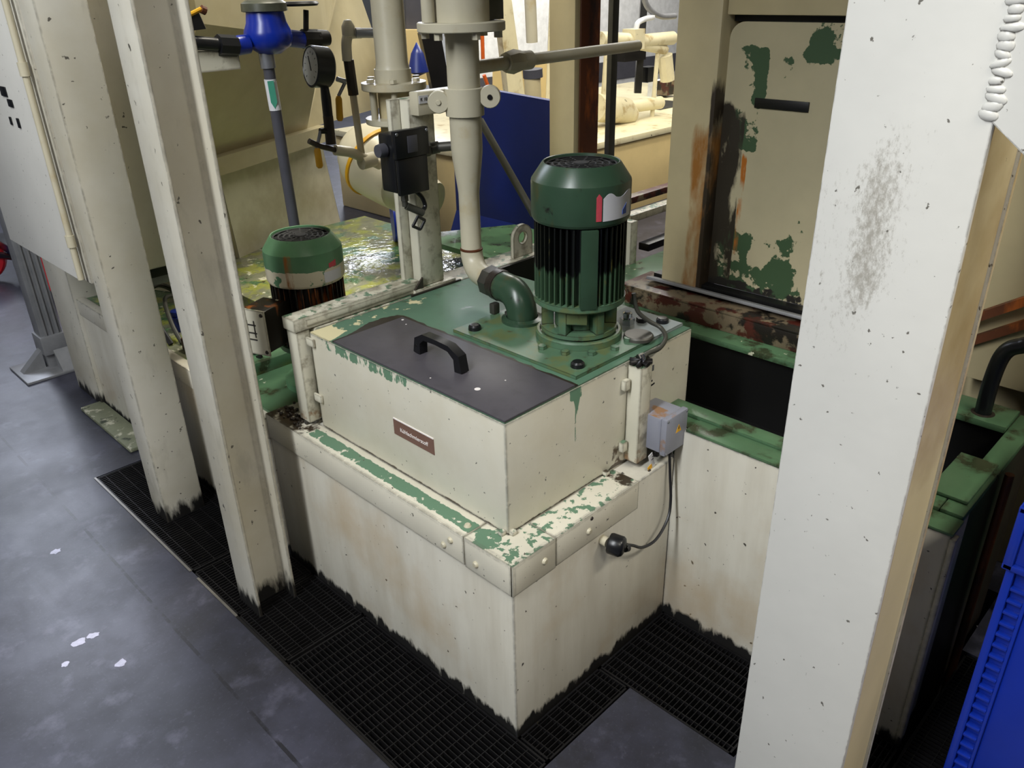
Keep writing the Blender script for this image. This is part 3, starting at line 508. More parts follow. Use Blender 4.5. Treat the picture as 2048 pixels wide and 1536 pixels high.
# ------------------------------------------------------------------ junction box, float sensor, cable, tag
j = thing('junction_box', 'small grey electrical box with rust streak and yellow warning sign on the tank corner', 'box', (.56, .02, .55))
B('box_body', 'jbox', j, .512, .598, -.004, .0755, .552, .648, bev=.004); B('box_cover', 'jbox', j, .509, .601, -.022, -.0045, .549, .651, bev=.004)
for x in (.515, .595):
    for z in (.555, .645): MB().lathe((x, -.0222, z), [(0, .001), (.003, .001), (.0035, 0)], 10, Vector((0, -1, 0))).build('screw', M['steel'], j)
wn = MB().prism([(.550, -.0226, .600), (.574, -.0226, .600), (.562, -.0226, .621)], (0, .0005, 0)).build('warning_sign', M['warn'], j)
MB().prism([(.5615, -.0229, .617), (.5590, -.0229, .609), (.5625, -.0229, .6095), (.5610, -.0229, .6025), (.5650, -.0229, .6115), (.5620, -.0229, .611), (.5635, -.0229, .617)], (0, .0003, 0)).build('lightning_mark', M['blackprint'], wn)
MB().cyl((.532, .018, .552), (.532, .018, .528), .008, seg=6).build('cable_gland', M['blackmetal'], j); MB().cyl((.555, -.006, .552), (.555, -.006, .535), .008, seg=12).build('cable_gland', M['blackmetal'], j)
sc = smooth([(.555, -.006, .535), (.556, -.012, .47), (.555, -.02, .40), (.535, -.028, .355), (.48, -.034, .325), (.42, -.036, .335), (.375, -.038, .367), (.345, -.04, .388)])
tag(MB().sweep(sc, .0038, 10).build('sensor_cable', M['rubber']), 'thin black cable hanging from the grey junction box to the round plug', 'cable')
k = thing('level_sensor', 'round black ribbed sensor plug screwed into the right face of the tank', 'sensor', (.30, -.03, .38))
m = MB(); m.lathe((.305, -.0185, .405), [(0, 0), (.024, 0), (.026, .004), (.026, .030), (.022, .036), (.012, .040), (0, .040)], 12, Vector((.35, -1, -.1))); m.build('plug_body', M['black'], k)
m = MB(); m.lathe((.318, -.055, .4005), [(.010, 0), (.009, .012), (.0045, .016)], 12, Vector((.9, -.1, -.35))); m.build('strain_relief', M['rubber'], k)
tg = thing('cable_tag', 'small white and yellow tag hanging below the grey junction box', 'tag', (.49, .0, .49))
q3 = Matrix.Rotation(-.35, 3, 'Y')
MB().obox((.505, .012, .528), (.016, .0015, .046), q3).build('tag_card', M['white'], tg); MB().obox((.4985, .0113, .511), (.0165, .0012, .013), q3).build('yellow_stripe', M['warn'], tg)
for dz in (.012, .004): MB().obox((.505 + dz * .35, .0110, .528 + dz), (.008, .0006, .0022), q3).build('printed_mark', M['blackprint'], tg)
MB().sweep([(.530, .012, .553), (.515, .010, .549), (.5130, .0105, .5485)], .002, 8).build('tie', M['rubber'], tg); MB().sweep([(.497, .011, .507), (.484, .007, .490), (.474, .004, .476)], .004, 8).build('lead', M['fitting'], tg)

# ------------------------------------------------------------------ steel posts
def ibeam(name, label, x0, x1, y0, y1, z0, z1, tf, tw, mat):
    o = thing(name, label, 'post', ((x0 + x1) / 2, (y0 + y1) / 2, z0)); yc = (y0 + y1) / 2; m = MB()
    m.box(x0, x0 + tf, y0, y1, z0, z1, bev=.002); m.box(x1 - tf, x1, y0, y1, z0, z1, bev=.002); m.box(x0 + tf * .5, x1 - tf * .5, yc - tw / 2, yc + tw / 2, z0, z1)
    r = .010
    for sx, xx in ((1, x0 + tf), (-1, x1 - tf)):
        for sy in (1, -1):
            yy = yc + sy * tw / 2; pts = [(xx - sx * .001, yy - sy * .001, z0), (xx + sx * r, yy - sy * .001, z0)] + [(xx + sx * (r - r * math.sin(a)), yy + sy * (r - r * math.cos(a)), z0) for a in (PI * i / 12 for i in range(7))] + [(xx - sx * .001, yy + sy * r, z0)]
            m.prism(pts, (0, 0, z1 - z0))
    m.build('beam_section', M[mat], o); return o
ibeam('steel_post', 'tall cream I-beam post left of centre, standing on the gratings in front of the tank', -.212, -.092, .812, .930, Z0, 2.35, .008, .006, 'cream')
pb = thing('steel_post', 'tall cream box-section post at far left beside the control cabinet, black at its foot', 'post', (-.13, 1.5, Z0))
B('beam_section', 'cream', pb, -.193, -.060, 1.450, 1.560, Z0, 2.35, bev=.006)
rp = thing('steel_post', 'wide white steel pillar in the right foreground', 'post', (.257, -.56, 0))
m = MB(); m.box(.172, .184, -.6615, -.4615, 0, 2.35, bev=.003); m.box(.330, .342, -.6615, -.4615, 0, 2.35, bev=.003); m.build('front_flange', M['pillar'], rp)
B('web', 'pillarside', rp, .1845, .3295, -.656, -.644, 0, 2.35)
m = MB(); m.prism([(.1715, -.655, 1.440), (.1715, -.655, 2.0), (.1715, -.86, 2.0), (.1715, -.86, 1.278)], (.012, 0, 0)); m.build('gusset_plate', M['pillar'], rp)
m = MB(); random.seed(5); q = 1.445
while q < 1.85:
    b = bmesh.new(); bmesh.ops.create_icosphere(b, subdivisions=2, radius=1)
    bmesh.ops.scale(b, vec=(.0042, .011 + random.uniform(-.002, .003), .0065 + random.uniform(-.001, .002)), verts=b.verts); bmesh.ops.rotate(b, cent=(0, 0, 0), matrix=Matrix.Rotation(random.uniform(-.4, .4), 3, 'X'), verts=b.verts)
    bmesh.ops.translate(b, vec=(.1718, -.656 + random.uniform(-.0025, .0025), q), verts=b.verts); m._join(b); q += .0095
m.build('weld_seam', M['pillar'], rp)

# ------------------------------------------------------------------ control cabinet at top left
cbn = thing('control_cabinet', 'white control cabinet cut off by the left edge of the photo', 'cabinet', (-.1, 2.0, .81))
B('cabinet_body', 'cream', cbn, -.196, .15, 1.57, 2.30, .812, 2.2, bev=.004)
B('door', 'pillar', cbn, -.212, -.197, 1.615, 2.28, .818, 2.2, bev=.003)
m = MB(); m.cyl((-.216, 1.585, .83), (-.216, 1.585, 2.2), .009, seg=12)
for z in (.93, 1.40): m.cyl((-.216, 1.585, z), (-.216, 1.585, z + .035), .013, seg=12)
m.build('hinge_rod', M['pipe'], cbn)
for (y, z, a, b_) in ((1.835, 1.345, .05, .028), (1.80, 1.315, .04, .022), (1.775, 1.262, .018, .028), (1.845, 1.262, .014, .024)): B('switch', 'black', cbn, -.2165, -.212, y - a / 2, y + a / 2, z - b_ / 2, z + b_ / 2, bev=.002)
B('red_switch', 'red', cbn, -.217, -.212, 1.842, 1.870, 1.385, 1.408, bev=.002)
lg = thing('aluminium_leg', 'grey aluminium profile leg with foot plate under the white cabinet', 'leg', (.02, 3.05, 0))
m = MB(); m.box(-.04, .055, 3.04, 3.13, .01, 1.3, bev=.004)
for x in (-.018, .008, .034): m.box(x - .005, x + .005, 3.032, 3.04, .10, 1.3)
m.build('profile', M['alu'], lg); B('clamp_block', 'alu', lg, -.05, .065, 3.02, 3.14, .08, .17, bev=.003)
B('foot_plate', 'alu', lg, -.17, .14, 2.94, 3.2, 0, .012, bev=.002)
m = MB(); m.prism([(-.01, 3.02, .012), (-.01, 2.95, .012), (-.01, 3.02, .10)], (.07, 0, 0)); m.build('gusset', M['alu'], lg)
m = MB(); m.prism([(-.05, 3.06, .012), (-.15, 3.06, .012), (-.05, 3.06, .10)], (0, .05, 0)); m.build('gusset', M['alu'], lg)
def wheel(parent, c, R, ax):
    m = MB(); m.lathe(c, [(R * .72, -.022), (R * .95, -.026), (R, -.015), (R, .015), (R * .95, .026), (R * .72, .022)], 40, ax); tr = m.build('wheel_rim', M['red'], parent)
    m = MB(); m.lathe(c, [(0, .024), (R * .3, .024), (R * .34, .012), (R * .72, .010), (R * .72, -.010), (0, -.010)], 32, ax); m.build('wheel_hub', M['bluebin'], parent)
    for kk in range(3): 
        a = kk * 2.1; u = ax.orthogonal().normalized(); v = ax.cross(u).normalized(); MB().lathe(Vector(c) + (u * math.cos(a) + v * math.sin(a)) * R * .45 + ax * .012, [(0, .004), (.006, .003), (.007, 0)], 10, ax).build('bolt', M['chrome'], parent)
hr = thing('hose_trolley', 'trolley with two red-rimmed black wheels behind the aluminium leg', 'trolley', (.3, 4.3, 0))
wheel(hr, Vector((.42, 3.95, .17)), .17, Vector((-.55, -.83, 0)).normalized()); wheel(hr, Vector((.13, 4.75, .17)), .17, Vector((-.55, -.83, 0)).normalized())
MB().cyl((.46, 4.02, .17), (.17, 4.82, .17), .02).build('axle', M['black'], hr); B('trolley_frame', 'black', hr, .25, .60, 4.1, 4.8, .2, .26, bev=.01)

# ------------------------------------------------------------------ second tank, left end, with clutter
s = thing('machine_base_tank', 'cream machine base with wet green deck behind the two left posts', 'tank', (.5, 1.7, Z0))
B('tank_body', 'tank', s, 0.0, 1.32, 1.0, 2.47, Z0, .478, bev=.003)
B('top_deck', 'wetdeck', s, .012, 1.31, .995, 2.46, .478, .486, bev=.001); B('rim_strip', 'cream', s, -.005, .03, .995, 2.47, .42, .489, bev=.002)
m = MB(); m.box(.38, 1.38, 1.0, 2.40, .487, .560, bev=.004); m.build('raised_deck', M['wetdeck'], s)
B('floor_skirt', 'basefoot', thing('foot_plate', 'weathered green foot plate lying on the floor beside the far left post', 'plate', (-.06, 2.2, 0)), -.095, -.004, 1.99, 2.50, .001, .018, bev=.004)
cs = thing('side_cabinet', 'cream machine column behind the far left post', 'cabinet', (.1, 2.5, 0))
B('column_body', 'cream', cs, -.015, .14, 2.475, 2.75, 0, 1.9, bev=.004); B('edge_strip', 'warn', cs, .141, .36, 2.50, 2.52, 1.02, 1.035)
B('back_panel', 'hopper', cs, .141, .36, 2.52, 2.56, .49, 1.9); B('shelf_edge', 'warn', cs, -.005, .30, 1.905, 1.912, .745, .755); B('shelf_edge', 'warn', cs, -.005, .30, 1.905, 1.912, 1.035, 1.045); B('blue_grey_panel', 'alu', cs, -.005, .30, 1.912, 1.925, .745, 1.045)
B('panel_bracket', 'cream', cs, -.005, .10, 1.925, 2.474, .72, .90)
B('shelf_plate', 'alu', cs, .02, .34, 1.87, 1.90, .66, .69, bev=.003); B('shelf_plate', 'blackmetal', cs, .02, .30, 1.86, 1.904, .69, .744, bev=.003)

# second motor
p2 = thing('coolant_pump', 'smaller green motor with peeling paint behind the L-shaped duct, left of centre', 'pump', (.237, 1.071, .487))
B('mounting_plate', 'rim', p2, .02, .36, .935, 1.25, .487, .500, bev=.003)
m = MB(); m.lathe((.237, 1.071, 0), [(0, .5), (.105, .5), (.105, .52), (.08, .525), (.075, .62), (.105, .63), (.105, .645), (0, .645)], 40); m.build('lantern', M['motor_peel'], p2)
motor_body(p2, .237, 1.071, .5, .645, .838, .968, .108, 'motor_peel', 'fins_rust', 'motor_peel', 36)
va2 = math.atan2(CAM.y - 1.071, CAM.x - .237)
m = MB(); wrap(m, .237, 1.071, .1125, va2 + .45, va2 + 1.05, .846, .876, 12); m.build('white_label', M['white'], p2)
m = MB(); wrap(m, .237, 1.071, .1125, va2 + .62, va2 + .86, .886, .898, 6, lambda u: .006 * u); m.build('red_label', M['redprint'], p2)
m = MB(); m.obox((.075, 1.045, .742), (.10, .085, .125), Matrix.Rotation(.35, 3, 'Z'), bev=.006); m.build('terminal_box', M['fins_rust'], p2)
m = MB(); mt = Matrix.Rotation(.35, 3, 'Z'); m.obox((.0225, 1.026, .742), (.006, .098, .135), mt, bev=.002); cov = m.build('terminal_cover', M['channel'], p2)
for (dy, dz) in ((-.04, .055), (.04, .055), (-.04, -.055), (.04, -.055)): MB().lathe(Vector((.0190, 1.0245, .742)) + mt @ Vector((0, dy, dz)), [(0, .003), (.005, .002), (.006, 0)], 10, mt @ Vector((-1, 0, 0))).build('screw', M['fitting'], cov)
m = MB()
for (dy, dz, a, b_) in ((-.01, .01, .004, .05), (.015, .01, .004, .05), (.002, .022, .035, .004), (.002, -.002, .035, .004), (.002, -.022, .03, .004)): m.obox(Vector((.0188, 1.0245, .742)) + mt @ Vector((0, dy, dz)), (.001, a, b_), mt)
m.build('embossed_mark', M['hexgrey'], cov)
# green angle brackets, slots, hoses on deck of second tank
g = thing('pipe_manifold', 'green painted manifold plates with black slots beside the smaller motor', 'manifold', (.15, 1.3, .487))
B('plate', 'rim', g, .03, .30, 1.27, 1.42, .487, .53, bev=.004); B('plate', 'rim', g, .05, .34, 1.44, 1.56, .487, .515, bev=.004); B('slot', 'blackhole', g, .04, .26, 1.422, 1.438, .487, .52)
hs = thing('hose_bundle', 'dark hose arching over the deck between the two left posts', 'hose', (.1, 1.9, .49))
MB().sweep(smooth([(.05, 1.72, .492), (.045, 1.80, .57), (.08, 1.92, .62), (.16, 2.02, .61), (.24, 2.1, .55), (.27, 2.15, .492)]), .010, 10).build('hose', M['blackmetal'], hs)
MB().sweep(smooth([(.08, 1.70, .492), (.09, 1.78, .54), (.13, 1.90, .59), (.20, 1.98, .56), (.24, 2.02, .492)]), .008, 10).build('hose', M['oldsteel'], hs)
vb = thing('valve_block', 'rusty valve fittings lying on the deck between the two left posts', 'valve', (.15, 1.75, .487))
m = MB(); m.box(.06, .16, 1.56, 1.66, .487, .53, bev=.006); m.cyl((.10, 1.60, .53), (.10, 1.60, .56), .02); m.build('valve_body', M['rust'], vb); m = MB(); m.cyl((.14, 1.84, .487), (.14, 1.84, .54), .03); m.hexbolt((.14, 1.84, .54), .025, .02); m.build('cap', M['bluebin'], vb)
ch = MB(); random.seed(11)
P0, P1 = Vector((.33, 2.10, .96)), Vector((.16, 1.30, .535))
for i in range(26):
    c_ = P0.lerp(P1, i / 25) + Vector((0, 0, -.10 * math.sin(PI * i / 25))); ch.obox(c_, (.007, .026, .014) if i % 2 else (.014, .026, .007), Matrix.Rotation(.25, 3, 'Z') @ Matrix.Rotation(-.5, 3, 'X'), bev=.002)
tag(ch.build('chain', M['blackmetal']), 'dark chain hanging slack beside the nearer left post', 'chain')

# ------------------------------------------------------------------ hopper / chip conveyor behind, turned 24 degrees
HU = Vector((.912, .411, 0)); HN = Vector((.411, -.912, 0)); HB = Vector((.63, 2.25, 0))
def hp_(u, z, o=0.0): v = HB + HU * u + HN * o; return (v.x, v.y, z)
hz = thing('chip_hopper', 'large shaded cream hopper with overhanging upper body behind the smaller motor', 'hopper', tuple(HB) )
m = MB(); m.prism([hp_(-.02, .487), hp_(.79, .487), hp_(.70, .93), hp_(-.06, .93)], Vector(HN) * -.30); m.build('chute_front', M['hopper_low'], hz)
m = MB(); m.prism([hp_(-.30, .487, -.02), hp_(-.03, .487, -.02), hp_(-.07, .93, -.02), hp_(-.30, .93, -.02)], Vector(HN) * -.28); m.build('side_panel', M['hopper'], hz)
m = MB(); m.prism([hp_(-.40, .93, .05), hp_(.70, .93, .05), hp_(.70, 1.0, .05), hp_(-.40, 1.0, .05)], Vector(HN) * -.36); m.build('ledge', M['hopper'], hz)
def poly(mb, faces):
    b = bmesh.new(); vs_ = {}
    for f in faces:
        vv = []
        for q in f:
            kx = tuple(round(c, 5) for c in q)
            if kx not in vs_: vs_[kx] = b.verts.new(q)
            vv.append(vs_[kx])
        b.faces.new(vv)
    bmesh.ops.recalc_face_normals(b, faces=b.faces[:]); mb._join(b)
a0, a1, a2, a3 = hp_(-.45, 1.0, .0), hp_(.60, 1.0, .0), hp_(.36, 1.40, .30), hp_(-.45, 1.50, .36)
c1, c2 = hp_(1.60, .985, -.05), hp_(1.62, 1.75, -.30); t2, t3 = hp_(.36, 1.75, .30), hp_(-.45, 1.75, .36)
bk = [hp_(-.45, 1.0, -.38), hp_(1.60, 1.0, -.12), hp_(1.62, 1.75, -.36), hp_(-.45, 1.75, -.38)]
m = MB(); poly(m, [(a0, a1, a2, a3), (a3, a2, t2, t3), (a1, c1, c2, a2), (a2, c2, t2), (a0, a1, c1, bk[1], bk[0]), (c1, c2, bk[2], bk[1]), (bk[0], bk[1], bk[2], bk[3]), (a0, a3, t3, bk[3], bk[0]), (t3, t2, c2, bk[2], bk[3])])
m.build('upper_body', M['hopper'], hz)
# large elbow duct
ed = thing('elbow_duct', 'fat cream elbow pipe with yellow sealant ring behind the black switch box', 'pipe', (.9, 1.5, .6))
ep = [(.955, 1.80, 1.05), (.958, 1.70, .995), (.963, 1.60, .945), (.975, 1.48, .895), (1.0, 1.38, .87)]
MB().sweep(smooth(ep, 4), [(.140 * math.sqrt(max(0.02, 1 - ((5 - i) / 5.2) ** 2)) if i < 5 else .140 - .075 * ((i - 5) / 11) ** 1.2) for i in range(17)], 36).build('duct', M['pipe'], ed)
def ringat(pt, ax, R, th, mat, par, nm, wd=.012): MB().lathe(pt, [(R, -wd), (R + th, -wd), (R + th, wd), (R, wd)], 36, Vector(ax)).build(nm, M[mat], par)
ringat((.9595, 1.67, .980), (.04, -.90, -.44), .136, .010, 'yellow', ed, 'sealant_ring', .007)
B('support_leg', 'pipe', ed, .98, 1.01, 1.48, 1.51, .56, .84)

# ------------------------------------------------------------------ bracket post, switch box, pipes
bp = thing('bracket_post', 'slim cream square post standing on a base plate at the back of the housing', 'post', (.51, .84, .79))
B('post_tube', 'channel', bp, .462, .548, .816, .872, .803, 1.325, bev=.004); B('inner_flange', 'channel', bp, .430, .461, .852, .872, .803, 1.325, bev=.002)
B('base_plate', 'channel', bp, .430, .585, .806, .895, .789, .803, bev=.002)
m = MB(); m.prism([(.462, .8155, .803), (.43, .8155, .803), (.462, .8155, .835)], (0, -.006, 0)); m.box(.41, .60, .800, .806, .790, .796); m.build('weld_debris', M['fitting'], bp)
ca = B('clamp_arm', 'pipe', bp, .465, .600, .78, .816, 1.285, 1.345, bev=.004)
tgx = B('number_tag', 'white', bp, .4685, .5005, .7785, .780, 1.316, 1.336)
text('K 10', .012, 'blackprint', tgx, (.4845, .7783, 1.326), (1, 0, 0), (0, 0, 1))
sb = thing('switch_box', 'black pressure switch box with grey window mounted on the slim cream post', 'box', (.40, .78, 1.10))
B('box_body', 'black', sb, .352, .452, .752, .8155, 1.105, 1.255, bev=.006); B('box_cover', 'black', sb, .346, .458, .735, .7515, 1.195, 1.266, bev=.004)
B('front_plate', 'black', sb, .352, .452, .738, .7515, 1.100, 1.195, bev=.004)
B('window', 'darkpipe', sb, .385, .418, .7335, .735, 1.208, 1.250, bev=.0005)
for x in (.353, .451): MB().lathe((x, .7345, 1.258), [(0, .002), (.004, .001), (.0045, 0)], 10, Vector((0, -1, 0))).build('screw', M['steel'], sb)
MB().lathe((.336, .785, 1.215), [(0, .01), (.016, .01), (.018, 0), (.018, -.012), (.014, -.016)], 16, Vector((-1, 0, 0))).build('knob', M['darkpipe'], sb)
m = MB(); m.cyl((.385, .765, 1.102), (.385, .765, 1.080), .011, seg=6); m.cyl((.385, .765, 1.082), (.385, .765, 1.065), .008, seg=12); m.build('cable_gland', M['oldsteel'], sb)
MB().sweep(smooth([(.42, .765, 1.102), (.44, .76, 1.08), (.445, .755, 1.055), (.43, .752, 1.045)]), .006, 10).build('cable_loop', M['black'], sb)
MB().cyl((.387, .762, 1.066), (.432, .75, 1.040), .010, seg=12).build('sleeve', M['oldsteel'], sb)
m = MB(); sq = [(.412, .748, 1.035), (.435, .748, 1.020), (.417, .748, .998), (.392, .748, 1.012)]
for i in range(4): m.cyl(sq[i], sq[(i + 1) % 4], .0042, seg=8)
m.build('wire_clip', M['black'], sb)
# impulse fitting between switch box and main pipe
m = MB(); m.cyl((.470, .777, 1.20), (.49, .775, 1.20), .020, seg=6); m.cyl((.49, .77, 1.20), (.51, .76, 1.203), .016, seg=16); m.cyl((.505, .76, 1.203), (.5355, .70, 1.21), .013, seg=16)
tag(m.build('pipe_nipple', M['hexgrey']), 'grey threaded fitting between the black switch box and the main riser', 'fitting')

PX, PY = .537, .677
mp = thing('riser_pipe', 'thick cream riser pipe with reducer, flange and clamp behind the big motor', 'pipe', (PX, PY, .86))
m = MB(); el = [(PX, PY, z) for z in (1.505, 1.34, 1.19)] + [(PX, PY, 1.09), (PX, PY, .95)]
PV = PE + EU * .060
ca_ = Vector((PX, PY, 0)); dd = (Vector((PX, PY, PE.z)) - PV); dd.z = 0; dl = dd.normalized(); rb_ = .055
cc = Vector((PX, PY, PE.z + rb_)) - dl * rb_
bend = arc(cc, rb_, dl, (0, 0, -1), 0, PI / 2, 9)
m.sweep([(PX, PY, 1.505), (PX, PY, 1.205), (PX, PY, 1.19), (PX, PY, 1.10), (PX, PY, 1.085), (PX, PY, PE.z + rb_ + .01)] + bend + [tuple(PV)], [.042, .042, .041, .030, .0285, .0285] + [.031] * len(bend) + [.031], 32); m.build('pipe_run', M['pipe'], mp)
m = MB(); m.lathe((PX, PY, .93), [(.029, -.004), (.032, -.002), (.032, .002), (.029, .004)], 28); m.build('weld_ring', M['rust'], mp)
m = MB(); m.lathe(PE + EU * .030, [(.030, 0), (.043, 0), (.043, .034), (.030, .034)], 8, EU); m.build('union_nut', M['hexgrey'], mp)
m = MB(); m.lathe((PX, PY, 1.49), [(0, 0), (.108, 0), (.110, .002), (.110, .020), (.108, .022), (0, .022)], 48); m.build('flange', M['pipe'], mp)
m = MB(); m.lathe((PX, PY, 1.512), [(0, 0), (.072, 0), (.072, .5), (0, .5)], 36); m.build('valve_body', M['pipe'], mp); B('valve_plate', 'oldsteel', mp, PX + .035, PX + .10, PY - .05, PY + .02, 1.514, 1.8)
for kx in range(6):
    a = va + PI / 6 + kx * PI / 3; MB().hexbolt((PX + .092 * math.cos(a), PY + .092 * math.sin(a), 1.474), .011, .0165).build('bolt', M['pipe'], mp)
m = MB(); m.cyl((PX - .088, PY + .02, 1.513), (PX - .088, PY + .02, 1.8), .016); m.build('stud', M['pipe'], mp)
m = MB(); m.lathe((PX, PY, 1.288), [(.043, 0), (.050, .001), (.050, .068), (.043, .070)], 36); cl = m.build('clamp', M['pipe'], mp)
for sgn in (-1, 1):
    c_ = Vector((PX, PY, 1.322)) + RIGHT * .066 * sgn; c_.z = 1.325 if sgn < 0 else 1.335
    MB().lathe(c_ - Vector((.01, .01, 0)), [(0, .012), (.026, .012), (.028, .008), (.028, -.012), (0, -.012)], 24, Vector((-.72, -.70, 0))).build('clamp_ear', M['pipe'], mp)
    MB().lathe(c_ - Vector((.019, .019, 0)), [(0, .003), (.006, .003), (.007, 0)], 10, Vector((-.72, -.70, 0))).build('bolt', M['pipe'] if sgn < 0 else M['blackmetal'], mp)
br = MB(); br.cyl((PX + .035, PY, 1.402), (.74, PY, 1.405), .017); br.lathe((.72, PY, 1.405), [(.017, -.03), (.026, -.03), (.032, 0), (.026, .03), (.017, .03)], 8, Vector((1, 0, 0))); br.lathe((.765, PY, 1.405), [(.02, -.02), (.025, -.018), (.025, .018), (.02, .02)], 20, Vector((1, 0, 0)))
br.cyl((.76, PY, 1.405), (1.3, PY + .02, 1.408), .016); br.build('branch_pipe', M['pipe'], mp)
# second vertical pipe with two flanges
QX, QY = .560, 1.00
vp = thing('flanged_pipe', 'cream vertical pipe with two bolted flanges left of the riser', 'pipe', (QX, QY, 1.1))
MB().sweep([(QX, QY, 2.2), (QX, QY, 1.40), (QX, QY, 1.385)], [.045, .045, .049], 32).build('pipe_run', M['pipe'], vp)
f1 = MB().lathe((QX, QY, 1.330), [(0, 0), (.090, 0), (.092, .002), (.092, .020), (0, .022)], 44).build('flange', M['pipe'], vp)
MB().sweep([(QX, QY, 1.385), (QX, QY, 1.35)], .052, 28).build('pipe_collar', M['pipe'], vp)
MB().cyl((QX, QY, 1.10), (QX, QY, 1.330), .048).build('pipe_run', M['rustycream'], vp)
MB().lathe((QX, QY, 1.238), [(0, 0), (.086, 0), (.088, .002), (.088, .016), (0, .018)], 44).build('flange', M['pipe'], vp)
for kx in range(6):
    a = va + kx * PI / 3 + .2; MB().hexbolt((QX + .074 * math.cos(a), QY + .074 * math.sin(a), 1.352), .011, .010, rot=kx).build('bolt', M['pipe'], vp); MB().cyl((QX + .070 * math.cos(a), QY + .070 * math.sin(a), 1.25), (QX + .070 * math.cos(a), QY + .070 * math.sin(a), 1.332), .009, seg=12).build('stud', M['pipe'], vp)
MB().sweep(smooth([(QX, QY, 1.12), (QX + .03, QY + .05, 1.04), (QX + .14, QY + .2, .97), (QX + .3, QY + .3, .93)]), .055, 24).build('lower_bend', M['pipe'], vp)

# ------------------------------------------------------------------ gauge, small valves and pipes, water meter
sm = thing('sampling_pipe', 'small bore cream pipework with elbow and dark valve left of the flanged pipe', 'pipe', (.5, 1.1, 1.2))
def at(px, py, y):
    """the point of the vertical plane Y = y that was surveyed at this spot of the photograph"""
    d_ = RIGHT * (px - 1024) + DOWN * (py - 768) + FWD * FPX; k_ = (y - CAM.y) / d_.y; return CAM + d_ * k_
A = lambda px, py, y=1.1: tuple(at(px, py, y))
MB().sweep([A(760, 66, 1.05), A(712, 66, 1.08)], .013, 16).build('pipe_run', M['steel'], sm)
MB().sweep(smooth([A(722, 66, 1.09), A(700, 68), A(693, 84), A(695, 122)], 5), .0145, 16).build('elbow', M['pipe'], sm)
MB().lathe(A(697, 62), [(0, .03), (.010, .028), (.019, .012), (.019, -.012), (0, -.02)], 16).build('elbow_cap', M['pipe'], sm)
MB().cyl(A(697, 120), A(707, 190), .015, seg=8).build('valve_body', M['fitting'], sm)
MB().sweep([A(706, 188), A(722, 300), A(726, 322)], .0105, 14).build('pipe_run', M['pipe'], sm)
MB().sweep([A(670, 300), A(700, 304), A(735, 318), A(760, 330)], .015, 14).build('pipe_run', M['pipe'], sm)
MB().cyl(A(722, 325), A(748, 318), .022, seg=18).build('tee', M['pipe'], sm)
def lever(par, p0, p1, p2, lab):
    MB().sweep([p0, p1], .005, 8).build('lever', M['steel'], par); MB().sweep([p1, tuple(Vector(p1).lerp(Vector(p2), .12)), tuple(Vector(p1).lerp(Vector(p2), .9)), p2], [.006, .0095, .010, .006], 12).build('grip', M['yellow'], par)['label'] = lab
lever(sm, A(690, 165), A(677, 192), A(680, 242), 'yellow grip')
MB().cyl(A(690, 163), A(674, 158), .007, seg=10).build('stem', M['steel'], sm)
gg = thing('pressure_gauge', 'round black-rimmed pressure gauge with white dial on a dark stem', 'gauge', A(660, 290, 1.1))
gx = Vector((-.97, .16, .12)).normalized(); gc = Vector(A(622, 133, 1.1))
MB().lathe(gc, [(0, -.052), (.048, -.052), (.053, -.047), (.055, 0), (.052, .003), (.049, 0), (0, 0)], 40, gx).build('gauge_case', M['black'], gg)
MB().lathe(gc + gx * .0008, [(0, .0008), (.0485, .0008), (.0485, 0)], 40, gx).build('dial', M['dialgrey'], gg)
mm = MB(); u_ = Vector((gx.y, -gx.x, 0)).normalized(); v_ = gx.cross(u_) * -1
if v_.z < 0: v_ = -v_
for i in range(11):
    a = -PI * .25 + PI * 1.5 * i / 10; q_ = gc + gx * .0018 + (u_ * math.cos(a) + v_ * math.sin(a)) * .040; q2 = gc + gx * .0018 + (u_ * math.cos(a) + v_ * math.sin(a)) * .034; mm.cyl(q_, q2, .0008, seg=5)
mm.cyl(gc + gx * .0025 + (-u_ * .5 - v_ * .86) * .012, gc + gx * .0025 + (u_ * .45 + v_ * .86) * .030, .0015, seg=6); mm.build('needle_and_marks', M['blackprint'], gg)
MB().sweep([A(648, 168), A(652, 195), A(656, 232)], [.011, .014, .014], 14).build('stem', M['black'], gg)
MB().sweep([A(656, 232), A(662, 288)], .0145, 14).build('ball_valve', M['fitting'], gg)
MB().cyl(A(655, 262), A(640, 262), .008, seg=10).build('valve_stem', M['blackmetal'], gg)
lever(gg, A(641, 262), A(634, 296), A(640, 336), 'yellow grip')
MB().sweep(smooth([A(618, 282), A(640, 292), A(672, 300)]), .008, 10).build('union', M['fitting'], gg)

wm = thing('water_meter', 'blue water meter with dark cover on a black horizontal pipe, top left', 'meter', A(540, 110, 1.3)); AW = lambda px, py: A(px, py, 1.3)
c_ = Vector(AW(535, 62)); MB().lathe(c_, [(0, -.062), (.030, -.060), (.060, -.040), (.068, -.02), (.066, 0), (.056, .022), (.052, .050), (0, .050)], 36).build('meter_body', M['bluemeter'], wm)
MB().lathe(c_ + Vector((0, 0, .05)), [(0, .03), (.05, .03), (.062, .022), (.064, .002), (.058, 0), (0, 0)], 14).build('meter_cover', M['meterdirty'], wm)
MB().sweep([AW(495, 88), AW(470, 92)], .026, 14).build('inlet', M['bluemeter'], wm); MB().sweep([AW(575, 76), AW(610, 80)], .024, 14).build('outlet', M['bluemeter'], wm)
MB().sweep([AW(340, 82), AW(420, 88), AW(440, 90)], .018, 14).build('inlet_pipe', M['black'], wm)
MB().cyl(AW(436, 90), AW(472, 92), .028, seg=8).build('union_nut', M['black'], wm); MB().cyl(AW(604, 78), AW(636, 78), .027, seg=8).build('union_nut', M['blackmetal'], wm)
